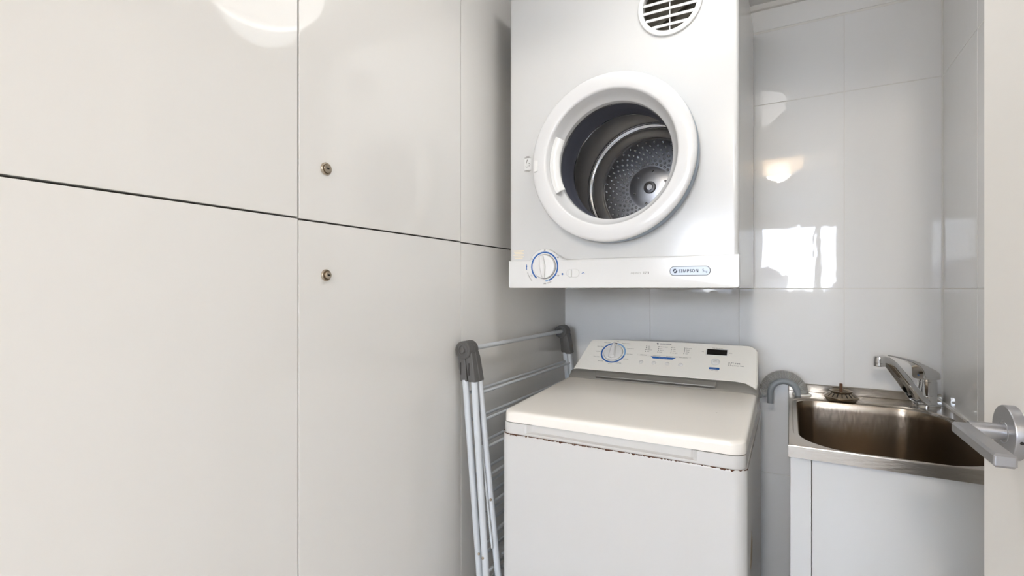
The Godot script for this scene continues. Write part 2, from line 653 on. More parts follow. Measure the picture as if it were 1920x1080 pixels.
# ------------------------------------------------------------------ dryer
func dryer() -> void:
	var d0 := 1.24
	var x0 := -0.6995
	var x1 := -0.0985
	var yb := 1.2
	var ym := 1.2773
	var yt := 2.03
	var t := thing("clothes_dryer", "white wall-hung tumble dryer with a round window, above the washing machine", "clothes dryer", P(-0.4, yb, 1.5))
	var c := Vector2(-0.392, 1.526)
	var vc := Vector2(-0.252, 1.89)
	var split := 1.765
	var b := MB.new()
	var low := PackedVector2Array([Vector2(x0, ym - 0.01), Vector2(x1, ym - 0.01), Vector2(x1, split), Vector2(x0, split)])
	var high := PackedVector2Array([Vector2(x0, split), Vector2(x1, split), Vector2(x1, yt), Vector2(x0, yt)])
	var r := 0.011
	# front faces with their round holes, drawn in from the rounded upright edges
	for k in 2:
		var q: PackedVector2Array = low if k == 0 else high
		var cc: Vector2 = c if k == 0 else vc
		var hr := 0.152 if k == 0 else 0.067
		var qi := PackedVector2Array([q[0] + Vector2(r, 0), q[1] - Vector2(r, 0), q[2] - Vector2(r, r if k == 1 else 0.0), q[3] + Vector2(r, -r if k == 1 else 0.0)])
		var angs := angles_for([qi], cc, 96)
		var inner := around(MB.circle(cc, hr, 96), cc, angs)
		var outer := around(qi, cc, angs)
		b.loft([MB.lift(outer, 0, facing(0, 0, d0)), MB.lift(inner, 0, facing(0, 0, d0)), MB.lift(inner, -0.02, facing(0, 0, d0))], false, false)
	# side, top and back skin swept from the front edge
	var n := 6
	for i in n:
		var a := PI / 2 * i / n
		var e := PI / 2 * (i + 1) / n
		var za := d0 + r - r * cos(a); var oa := r - r * sin(a)
		var ze := d0 + r - r * cos(e); var oe := r - r * sin(e)
		b.quad(P(x1 - oa, ym - 0.01, za), P(x1 - oe, ym - 0.01, ze), P(x1 - oe, yt - oe, ze), P(x1 - oa, yt - oa, za))
		b.quad(P(x0 + oe, ym - 0.01, ze), P(x0 + oa, ym - 0.01, za), P(x0 + oa, yt - oa, za), P(x0 + oe, yt - oe, ze))
		b.quad(P(x0 + oa, yt - oa, za), P(x1 - oa, yt - oa, za), P(x1 - oe, yt - oe, ze), P(x0 + oe, yt - oe, ze))
	var db := 1.79
	b.quad(P(x1, yb, d0 + r), P(x1, yb, db), P(x1, yt, db), P(x1, yt, d0 + r))
	b.quad(P(x0, yb, db), P(x0, yb, d0 + r), P(x0, yt, d0 + r), P(x0, yt, db))
	b.quad(P(x0, yt, d0 + r), P(x1, yt, d0 + r), P(x1, yt, db), P(x0, yt, db))
	b.quad(P(x0, yb, db), P(x0, yt, db), P(x1, yt, db), P(x1, yb, db))
	b.quad(P(x0, yb + 0.001, d0 + r), P(x0, yb + 0.001, db), P(x1, yb + 0.001, db), P(x1, yb + 0.001, d0 + r))
	part("cabinet", b, M.enamel, t, 50.0)
	part("wall_bracket", boxm(P(-0.62, 1.7, 1.79), P(-0.18, 1.76, D - 0.0005)), M.satin, t)

	# vent grille
	var vx := facing(vc.x, vc.y, d0)
	var v := MB.new()
	v.lathe([Vector2(0.0765, -0.002), Vector2(0.0765, 0.004), Vector2(0.075, 0.0055), Vector2(0.066, 0.006), Vector2(0.0645, 0.005), Vector2(0.0635, -0.012)], 72, vx)
	var vent := part("vent_grille", v, M.plastic, t)
	for i in 6:
		var y := -0.0475 + 0.0195 * i
		var half := sqrt(0.0642 ** 2 - y * y)
		var s := MB.new()
		s.extr(MB.rrect(-0.0052, -0.0012, 0.0052, 0.0012, 0.0011, 2), -half, half, vx * Transform3D(Basis(Vector3(0, 0.85, -0.527), Vector3(0, 0.527, 0.85), Vector3(1, 0, 0)), Vector3(0, y, -0.001)))
		part("slat", s, M.plastic, vent)
	part("rib", boxm(P(vc.x - 0.0012, vc.y - 0.063, d0 + 0.006), P(vc.x + 0.0012, vc.y + 0.063, d0 + 0.001)), M.plastic, vent)
	var vb := MB.new()
	vb.lathe([Vector2(0.067, -0.012), Vector2(0.067, -0.06), Vector2(0, -0.06)], 48, vx)
	part("vent_duct", vb, M.ventdark, vent)
	var vg := MB.new()
	vg.box(Vector3(-0.07, -0.004, -0.055), Vector3(0.07, 0.004, -0.045), 0.001, vx * Transform3D(Basis(Vector3(0, 0, 1), 0.5), Vector3(0, 0.0, 0)))
	part("lint_filter_rib", vg, M.ventdark, vent)

	# round door
	var dx := facing(c.x, c.y, d0)
	var seal := MB.new()
	seal.lathe([Vector2(0.19, 0.0), Vector2(0.2085, 0.0), Vector2(0.2105, 0.002), Vector2(0.2112, 0.02), Vector2(0.2115, 0.03), Vector2(0.2105, 0.0325), Vector2(0.2095, 0.033), Vector2(0.208, 0.0335)], 120, dx)
	part("door_rim", seal, M.bluegrey, t)
	var ring := MB.new()
	ring.lathe([Vector2(0.205, 0.032), Vector2(0.2095, 0.0335), Vector2(0.2105, 0.036), Vector2(0.2108, 0.040), Vector2(0.2102, 0.0445), Vector2(0.208, 0.0475), Vector2(0.203, 0.0492), Vector2(0.193, 0.0503), Vector2(0.182, 0.0505), Vector2(0.1735, 0.0498), Vector2(0.1695, 0.048), Vector2(0.1675, 0.0445), Vector2(0.163, 0.032), Vector2(0.158, 0.0215), Vector2(0.153, 0.0135), Vector2(0.1505, 0.0105), Vector2(0.1495, 0.008), Vector2(0.149, -0.005)], 120, dx)
	var dr := part("door", ring, M.rim, t)
	var grip := MB.new()
	grip.lathe([Vector2(0.1635, 0.036), Vector2(0.156, 0.0375), Vector2(0.148, 0.0355), Vector2(0.141, 0.0305), Vector2(0.139, 0.0265), Vector2(0.1415, 0.0262), Vector2(0.1475, 0.0305), Vector2(0.155, 0.032), Vector2(0.162, 0.0295)], 30, dx, deg_to_rad(153), deg_to_rad(208))
	part("grip", grip, M.plastic, dr)
	var tab := MB.new()
	tab.extr(MB.rrect(-0.2035, -0.0165, -0.1915, 0.0165, [0.002, 0.006, 0.006, 0.002], 5), 0.04, 0.0532, dx, 0.0, 0.002)
	part("latch", tab, M.plastic, dr)
	# gasket and drum
	var gk := MB.new()
	gk.lathe([Vector2(0.1505, 0.009), Vector2(0.152, -0.003), Vector2(0.152, -0.06), Vector2(0.149, -0.066), Vector2(0.149, -0.098), Vector2(0.158, -0.1)], 96, dx)
	part("gasket", gk, M.gasket, t)
	var dm := MB.new()
	var dp := [Vector2(0.158, -0.098), Vector2(0.1525, -0.1), Vector2(0.150, -0.104), Vector2(0.151, -0.109), Vector2(0.157, -0.114), Vector2(0.175, -0.119), Vector2(0.2, -0.125), Vector2(0.222, -0.133), Vector2(0.234, -0.145), Vector2(0.238, -0.16), Vector2(0.2385, -0.18)]
	for i in 13:
		var a := PI * i / 12
		dp.append(Vector2(0.2385 - 0.013 * sin(a), -0.2105 + 0.022 * cos(a)))
	dp.append(Vector2(0.2325, -0.25))
	dm.lathe(dp, 120, dx)
	var drum := part("drum", dm, M.drum, t)
	var dw := MB.new()
	dw.lathe([Vector2(0.2325, -0.25), Vector2(0.229, -0.285), Vector2(0.219, -0.318), Vector2(0.204, -0.343), Vector2(0.2, -0.347)], 120, dx)
	part("drum_wall", dw, M.drumwall, drum)
	var dg := MB.new()
	dg.lathe([Vector2(0.2, -0.347), Vector2(0.1985, -0.352), Vector2(0.195, -0.3555), Vector2(0.19, -0.3565), Vector2(0.186, -0.358), Vector2(0.184, -0.361)], 120, dx)
	part("drum_ring", dg, M.drum, drum)
	dw = MB.new()
	dw.lathe([Vector2(0.184, -0.361), Vector2(0.178, -0.376), Vector2(0.164, -0.389), Vector2(0.16, -0.387), Vector2(0.157, -0.391), Vector2(0.153, -0.389)], 120, dx)
	part("drum_wall", dw, M.drumwall, drum)
	var pl := MB.new()
	pl.lathe([Vector2(0.157, -0.391), Vector2(0.152, -0.388), Vector2(0.07, -0.387), Vector2(0.066, -0.385), Vector2(0.05, -0.384), Vector2(0.046, -0.382), Vector2(0.02, -0.381), Vector2(0.018, -0.374), Vector2(0.012, -0.372), Vector2(0.009, -0.376), Vector2(0, -0.376)], 96, dx)
	part("back_plate", pl, M.drumplate, drum)
	var dots := MB.new()
	for k in 7:
		var rr := 0.076 + 0.0118 * k
		var nn := 34
		for i in nn:
			var a := TAU * (i + 0.5 * (k % 2)) / nn
			dots.lathe([Vector2(0.005, -0.0012), Vector2(0.0047, 0.0014), Vector2(0.0038, 0.0024), Vector2(0.0029, 0.0018), Vector2(0.0022, 0.0002), Vector2(0.001, -0.0004), Vector2(0, -0.0005)], 12, dx * Transform3D(Basis(), Vector3(rr * cos(a), rr * sin(a), -0.387)))
	for k in 6:
		var a := TAU * (k + 0.3) / 6
		dots.lathe([Vector2(0.0036, 0), Vector2(0.0034, 0.002), Vector2(0.002, 0.0025), Vector2(0.0015, 0.0005), Vector2(0, 0.0005)], 12, dx * Transform3D(Basis(), Vector3(0.052 * cos(a), 0.052 * sin(a), -0.382)))
	var dd := part("dimples", dots, M.drum, drum)
	dd.set_meta("kind", "stuff")

	# control panel with the round swelling behind the dial
	var pd := 1.2355
	var kc := Vector2(-0.5857, 1.2587)
	var rect := MB.rrect(-0.7, yb, -0.0968, ym, [0.006, 0.006, 0.0015, 0.0015], 4)
	var poly: PackedVector2Array = Geometry2D.merge_polygons(rect, MB.circle(kc, 0.0492, 64))[0]
	poly = Geometry2D.offset_polygon(Geometry2D.offset_polygon(poly, 0.012, Geometry2D.JOIN_ROUND)[0], -0.012, Geometry2D.JOIN_ROUND)[0] if false else poly
	if Geometry2D.is_polygon_clockwise(poly): poly.reverse()
	var cp := MB.new()
	cp.extr(poly, -0.02, 0.0, facing(0, 0, pd), 0.0, 0.0022)
	var panel := part("control_panel", cp, M.plastic, t, 50.0)
	var kx := facing(kc.x, kc.y, pd)
	arc(panel, "dial_ring", kx, 0.0372, 0.0413, -72, 232, 0.0004, M.blue)
	arc(panel, "dial_ring", kx, 0.0372, 0.0413, -86, -74, 0.0004, M.paleblue)
	arc(panel, "dial_gap", kx, 0.0328, 0.0342, 0, 360, 0.0004, M.greyink)
	var kn := MB.new()
	kn.lathe([Vector2(0.0328, 0.0), Vector2(0.0328, 0.004), Vector2(0.0315, 0.007), Vector2(0.0285, 0.0085), Vector2(0, 0.0095)], 56, kx)
	kn.extr(PackedVector2Array([Vector2(-0.0045, -0.0305), Vector2(0.002, -0.0315), Vector2(0.0075, 0.0), Vector2(0.004, 0.0295), Vector2(-0.0055, 0.03), Vector2(-0.0085, 0.0)]), 0.006, 0.0185, kx * Transform3D(Basis(Vector3(0, 0, 1), 0.1), Vector3.ZERO), 0.0, 0.003)
	part("dial_knob", kn, M.plastic, panel)
	# marks round the dial
	var B := Basis()
	var z := pd - 0.0001
	words("lettering", "60", 0.0036, P(kc.x + 0.0005, kc.y + 0.0447, z), B, M.ink, panel)
	words("lettering", "90", 0.0036, P(kc.x + 0.0395, kc.y + 0.024, z), B, M.ink, panel)
	words("lettering", "120", 0.0034, P(kc.x + 0.04, kc.y - 0.025, z), B, M.ink, panel)
	words("lettering", "30", 0.0036, P(kc.x - 0.039, kc.y + 0.022, z), B, M.greyink, panel)
	words("lettering", "Off", 0.0034, P(kc.x - 0.04, kc.y - 0.024, z), Basis(Vector3(0, 0, 1), -1.0), M.greyink, panel)
	words("lettering", "AIR", 0.0036, P(kc.x + 0.001, kc.y - 0.0465, z), Basis(Vector3(0, 0, 1), 0.05), M.ink, panel)
	words("lettering", "ROOM", 0.003, P(kc.x + 0.0145, kc.y - 0.0435, z), Basis(Vector3(0, 0, 1), 0.32), M.greyink, panel)
	var s_ := "TURN CLOCKWISE ONLY"
	for i in s_.length():
		var a := deg_to_rad(196.0 + 30.0 * i / s_.length())
		words("lettering", s_[i], 0.0024, P(kc.x + 0.0545 * cos(a), kc.y + 0.0545 * sin(a), z), Basis(Vector3(0, 0, 1), a + PI / 2), M.greyink, panel)
	var ar := MB.new()
	ar.extr(PackedVector2Array([Vector2(-0.0576, 0.0), Vector2(-0.0535, 0.0), Vector2(-0.055, 0.0085)]), 0, 0.0004, kx)
	ar.extr(PackedVector2Array([Vector2(-0.0562, -0.008), Vector2(-0.0542, -0.008), Vector2(-0.0545, 0.001), Vector2(-0.0565, 0.001)]), 0, 0.0004, kx)
	part("arrow_mark", ar, M.blue, panel)
	# slide switch
	var sw := MB.new()
	var sx := facing(-0.5022, 1.2395, pd)
	sw.extr(MB.rrect(-0.0182, -0.0108, 0.0182, 0.0108, 0.0105, 8), 0, 0.0012, sx, 0, 0.0008)
	sw.extr(MB.rrect(-0.0105, -0.0098, -0.0025, 0.0098, 0.0015, 2), 0.001, 0.0055, sx, 0, 0.001)
	part("slide_switch", sw, M.plastic, panel)
	var cool := MB.new()
	var dot := MB.new()
	dot.extr(MB.circle(Vector2(-0.0305, -0.0018), 0.0029, 8), 0, 0.0004, sx)
	part("heat_mark", dot, M.blue, panel)
	cool.extr(PackedVector2Array([Vector2(0.0245, -0.001), Vector2(0.029, 0.0025), Vector2(0.0335, -0.001), Vector2(0.032, -0.0016), Vector2(0.029, 0.0008), Vector2(0.026, -0.0016)]), 0, 0.0004, sx)
	part("cool_mark", cool, M.blue, panel)
	# badge
	var bx := facing(-0.2045, 1.2408, pd)
	var bg := MB.new()
	bg.extr(MB.rrect(-0.0465, -0.0115, 0.0465, 0.0115, 0.0113, 10), 0, 0.002, bx, 0, 0.0012)
	var badge := part("badge", bg, M.badgerim, panel)
	var bi := MB.new()
	bi.extr(MB.rrect(-0.0447, -0.0098, 0.0447, 0.0098, 0.0096, 10), 0.001, 0.0024, bx)
	part("badge_face", bi, M.badge, panel)
	swirl(panel, bx * Transform3D(Basis(), Vector3(-0.0335, 0.0, 0.0024)), 0.0053, M.navy)
	words("lettering", "SIMPSON", 0.0072, P(-0.2045 - 0.0025, 1.2407, pd - 0.0025), Basis.from_scale(Vector3(1.02, 1, 1)), M.navy, panel, true)
	words("lettering", "5", 0.0072, P(-0.2045 + 0.0305, 1.2407, pd - 0.0025), B, M.navy, panel)
	words("lettering", "kg", 0.0042, P(-0.2045 + 0.0365, 1.2388, pd - 0.0025), B, M.navy, panel)
	# the print on the panel reads upside down, for the machine hangs turned over
	var over := Basis(Vector3(0, 0, 1), PI)
	words("lettering", "EZI", 0.0052, P(-0.3075, 1.2378, z), over * Basis.from_scale(Vector3(1.5, 1, 1)), M.greyink, panel)
	words("lettering", "Loader", 0.0046, P(-0.3345, 1.237, z), over * Basis.from_scale(Vector3(1.3, 1, 1)), M.paleink, panel)
	# stickers on the cabinet
	var st := MB.new()
	var kx2 := facing(-0.6395, 1.548, d0)
	st.extr(MB.rrect(-0.0105, -0.016, 0.0095, 0.016, 0.003, 4), 0, 0.0002, kx2)
	var sticker := part("energy_sticker", st, M.plastic, t)
	var inkm := MB.new()
	inkm.extr(PackedVector2Array([Vector2(-0.003, 0.013), Vector2(0.0, 0.013), Vector2(-0.0048, 0.001), Vector2(-0.0058, 0.0005)]), 0, 0.0005, kx2)
	inkm.lathe([Vector2(0.0046, 0.0005), Vector2(0.0036, 0.0005)], 14, kx2 * Transform3D(Basis(), Vector3(-0.003, -0.004, 0)), -2.8, 0.6)
	inkm.lathe([Vector2(0.0042, 0.0005), Vector2(0.0028, 0.0005)], 14, kx2 * Transform3D(Basis(), Vector3(0.0035, -0.002, 0)), -1.6, 1.9)
	for y in [0.0185, -0.0185]:
		inkm.extr(MB.rrect(-0.0105, y - 0.0007, 0.0095, y + 0.0007, 0.0003, 2), 0, 0.0004, kx2)
		inkm.extr(MB.rrect(-0.006, y * 1.16 - 0.0006, 0.005, y * 1.16 + 0.0006, 0.0003, 2), 0, 0.0004, kx2)
	part("energy_mark", inkm, M.greyink, t)
	var ys := MB.new()
	for i in 6:
		var yy := 1.3055 - 0.0042 * i
		ys.box(P(-0.686 + 0.002 * (i % 3), yy - 0.0011, d0 + 0.0002), P(-0.652 - 0.004 * (i % 2), yy + 0.0011, d0 - 0.0003))
	part("notice_print", ys, M.yellowink, t)


func arc(parent: Node, called: String, xf: Transform3D, r0: float, r1: float, a0: float, a1: float, h: float, m: Material) -> void:
	var b := MB.new()
	b.lathe([Vector2(r1, -0.0005), Vector2(r1, h), Vector2(r0, h), Vector2(r0, -0.0005)], int(absf(a1 - a0) / 5.0) + 2, xf, deg_to_rad(a0), deg_to_rad(a1))
	part(called, b, m, parent)


# two hooked halves curling round one another
func swirl(parent: Node, xf: Transform3D, r: float, m: Material) -> void:
	var b := MB.new()
	for k in 2:
		var poly := PackedVector2Array()
		for i in 15: poly.append(Vector2.from_angle(deg_to_rad(62 + 128.0 * i / 14)) * r)
		for i in 9: poly.append(Vector2(-0.1 * r, 0) + Vector2.from_angle(deg_to_rad(235 - 165.0 * i / 8)) * r * 0.36)
		poly.append(Vector2(0.42, 0.42) * r)
		if Geometry2D.is_polygon_clockwise(poly): poly.reverse()
		b.extr(poly, -0.0002, 0.0004, xf * Transform3D(Basis(Vector3(0, 0, 1), PI * k), Vector3.ZERO))
	part("emblem", b, m, parent)


# ------------------------------------------------------------------ washing machine
func plan(x0: float, x1: float, d0: float, d1: float, r, y: float, n := 8) -> PackedVector3Array:
	var o := PackedVector3Array()
	for p in MB.rrect(x0, -d1, x1, -d0, r, n): o.append(Vector3(p.x, y, p.y))
	o.reverse()                                  # counterclockwise seen from above
	return o


func washer() -> void:
	var x0 := -0.632
	var x1 := -0.071
	var d0 := 1.073
	var d1 := 1.655
	var t := thing("washing_machine", "white top-loading washing machine with a rust-edged body, below the hanging dryer", "washing machine", P(-0.35, 0, 1.36))
	var R := [0.012, 0.012, 0.026, 0.026]
	var b := MB.new()
	b.loft([plan(x0 + 0.002, x1 - 0.002, d0 + 0.002, d1, R, 0.03), plan(x0, x1, d0, d1, R, 0.034), plan(x0, x1, d0, d1, R, 0.834), plan(x0 + 0.001, x1 - 0.001, d0 + 0.001, d1, R, 0.8375), plan(x0 + 0.003, x1 - 0.003, d0 + 0.003, d1, R, 0.839)])
	part("cabinet", b, M.washer, t)
	for i in 4:
		var f := MB.new()
		f.lathe([Vector2(0.018, 0.0), Vector2(0.022, 0.004), Vector2(0.02, 0.031)], 20, Transform3D(Basis(Vector3.RIGHT, -PI / 2), P([x0 + 0.06, x1 - 0.06][i % 2], 0, [d0 + 0.06, d1 - 0.06][i / 2])))
		part("foot", f, M.greyplastic, t)
	# rust eaten into the top edge of the steel
	var rng := RandomNumberGenerator.new()
	rng.seed = 11
	var ns := FastNoiseLite.new()
	ns.seed = 4
	ns.frequency = 22.0
	var path := []
	for i in 1: path.append(P(x0 - 0.0005, 0, 1.16))
	for i in 9:
		var a := PI + PI / 2 * i / 8
		path.append(P(x0 + 0.026 + 0.0266 * cos(a), 0, d0 + 0.026 + 0.0266 * sin(a)))
	for i in range(1, 520): path.append(P(lerpf(x0 + 0.026, x1 - 0.026, i / 520.0), 0, d0 - 0.0006))
	for i in 9:
		var a := -PI / 2 + PI / 2 * i / 8
		path.append(P(x1 - 0.026 + 0.0266 * cos(a), 0, d0 + 0.026 + 0.0266 * sin(a)))
	for i in range(1, 260): path.append(P(x1 + 0.0006, 0, lerpf(d0 + 0.026, 1.56, i / 259.0)))
	var ru := MB.new()
	var drop := []
	for i in path.size():
		var p: Vector3 = path[i]
		var n1 := ns.get_noise_2d(p.x * 3.0 - p.z, 0.3)
		var n2 := ns.get_noise_2d((p.x - p.z) * 9.0, 5.1)
		var n3 := ns.get_noise_2d((p.x - p.z) * 26.0, 9.7)
		var h := 0.0017 + 0.0042 * maxf(0.0, n1 + 0.05) * (0.6 + 1.2 * maxf(0.0, n3 + 0.3)) + 0.002 * maxf(0.0, n2) + rng.randf_range(-0.0002, 0.0003)
		if p.x > -0.2 and p.x < -0.12 and p.z > -1.1: h *= 0.6
		if p.x > x1 - 0.004: h = h * 0.9 + 0.0006
		if n2 < -0.28: h = 0.0002
		drop.append(h)
	for i in path.size() - 1:
		var a: Vector3 = path[i]
		var c: Vector3 = path[i + 1]
		var ya := 0.8395
		ru.quad(a + Vector3(0, ya - drop[i], 0), c + Vector3(0, ya - drop[i + 1], 0), c + Vector3(0, ya, 0), a + Vector3(0, ya, 0))
	part("rust_edge", ru, M.rust, t)
	var stain := MB.new()
	var sx := Transform3D(Basis(Vector3(0, 0, -1), Vector3.UP, Vector3(1, 0, 0)), Vector3(x1, 0, 0))
	stain.extr(PackedVector2Array([Vector2(1.17, 0.60), Vector2(1.2, 0.585), Vector2(1.235, 0.592), Vector2(1.25, 0.625), Vector2(1.22, 0.66), Vector2(1.195, 0.64)]), 0.0, 0.0003, sx)
	part("rust_stain", stain, M.stain, t)
	var speck := MB.new()
	speck.extr(MB.circle(Vector2.ZERO, 0.0016, 9), 0.0, 0.0004, Transform3D(Basis(Vector3.RIGHT, -PI / 2), P(-0.1494, 0.9021, 1.2696)))

	# moulded top frame with the long finger grip under the lid
	var rows := []
	for row in [[0.8385, 0.0035, 0.0], [0.8395, 0.0025, 0.0], [0.8445, 0.0025, 0.0], [0.8455, 0.0025, 0.0055], [0.8475, 0.0025, 0.0085], [0.861, 0.0025, 0.0095], [0.8655, 0.0025, 0.0095]]:
		var ins: float = row[1]
		var base := plan(x0 + ins, x1 - ins, d0 + ins, d1 - 0.01, R, row[0])
		var ring := PackedVector3Array()
		for i in base.size():
			var a := base[i]
			var c := base[(i + 1) % base.size()]
			var steps := 110 if a.distance_to(c) > 0.4 and absf(a.z - c.z) < 0.001 and a.z > -1.2 else 1
			for k in steps:
				var p := a.lerp(c, float(k) / steps)
				if p.z > -(d0 + ins + 0.0005):
					var w := clampf(minf((p.x + 0.562) / 0.013, (-0.163 - p.x) / 0.013), 0.0, 1.0)
					p.z -= row[2] * smoothstep(0.0, 1.0, w)
				ring.append(p)
		rows.append(ring)
	var fr := MB.new()
	fr.loft(rows)
	part("top_frame", fr, M.washer, t, 30.0)
	# lid
	var ld := MB.new()
	var LR := [0.012, 0.012, 0.03, 0.03]
	var rings := []
	for row in [[0.867, 0.0035], [0.8672, 0.0025], [0.884, 0.0025], [0.8882, 0.0036], [0.891, 0.0062], [0.8926, 0.01], [0.8934, 0.016], [0.894, 0.03]]:
		var ring := plan(x0 + row[1], x1 - row[1], d0 + 0.0005 + row[1], 1.502 - row[1] * 0.2, LR, row[0], 10)
		for i in ring.size(): ring[i].y += (-ring[i].z - d0) * 0.042 * clampf((row[0] - 0.867) / 0.02, 0.0, 1.0)
		rings.append(ring)
	ld.loft(rings)
	var lid := part("lid", ld, M.cream, t, 30.0)
	part("rust_speck", speck, M.rust, lid)
	# deck behind the lid, then the silver band and the sloping console
	part("rear_deck", boxm(P(x0 + 0.004, 0.8655, d1 - 0.012), P(x1 - 0.004, 0.906, 1.52)), M.washer, t)
	var prof := [Vector2(1.508, 0.909), Vector2(1.511, 0.9155), Vector2(1.52, 0.9265), Vector2(1.5285, 0.9345), Vector2(1.56, 0.94), Vector2(1.56, 0.909)]
	var bd := MB.new()
	var rr := []
	var cuts := [[-0.630, -0.026], [-0.628, -0.011], [-0.622, -0.003], [-0.61, 0.0], [-0.45, 0.0], [-0.3, 0.0], [-0.13, 0.0], [-0.105, -0.003], [-0.088, -0.009], [-0.077, -0.018], [-0.0725, -0.026]]
	for cx in cuts:
		var ring := PackedVector3Array()
		for p in prof: ring.append(P(cx[0], maxf(p.y + cx[1] * (0.75 if p.y > 0.92 else 0.3), 0.9), p.x - cx[1] * 0.15))
		rr.append(ring)
	bd.loft(rr)
	part("silver_band", bd, M.silver, t)
	var hc := MB.new()
	hc.extr(MB.rrect(-0.536, -0.0095, -0.178, 0.0085, [0.002, 0.008, 0.002, 0.001], 4), 0, 0.022, Transform3D(Basis(Vector3.RIGHT, deg_to_rad(-42)), P(0, 0.9135, 1.524)), 0, 0.002)
	part("hinge_cover", hc, M.silver, t)
	# console
	var up := Vector3(0, 0.089, -0.09).normalized()
	var nrm := Vector3.RIGHT.cross(up)
	var CB := Basis(Vector3.RIGHT, up, nrm)
	var cx := Transform3D(CB, P(0, 0.935, 1.53))
	var con := MB.new()
	# front face outline: slanting left end, round shoulders, a drooping right end
	var o := PackedVector2Array([Vector2(-0.622, -0.004), Vector2(-0.60, 0.0), Vector2(-0.13, 0.0), Vector2(-0.105, -0.003), Vector2(-0.088, -0.009), Vector2(-0.0795, -0.0145), Vector2(-0.0755, -0.012), Vector2(-0.0745, -0.004)])
	for i in 9:
		var a := PI / 2 * i / 8
		o.append(Vector2(-0.107 + 0.03 * cos(a), 0.105 + 0.03 * sin(a)))
	o.append(Vector2(-0.25, 0.136)); o.append(Vector2(-0.42, 0.134))
	for i in 7:
		var a := PI / 2 + deg_to_rad(66) * i / 6
		o.append(Vector2(-0.574 + 0.02 * cos(a), 0.109 + 0.02 * sin(a)))
	con.extr(o, -0.05, 0.0, cx, 0.0, 0.0035)
	var console := part("console", con, M.panel, t, 34.0)
	var cb := MB.new()
	var side := []
	for p in [Vector2(1.53, 0.9), Vector2(1.652, 0.9), Vector2(1.652, 0.985), Vector2(1.645, 1.018), Vector2(1.628, 1.0225), Vector2(1.556, 0.945)]: side.append(p)
	var s0 := PackedVector3Array()
	var s1 := PackedVector3Array()
	for p in side:
		s1.append(P(-0.08, p.y - 0.006, p.x)); s0.append(P(-0.577, p.y - 0.006, p.x))
	cb.loft([s0, s1])
	part("console_back", cb, M.washer, t)
	con_details(t, console, cx, CB)


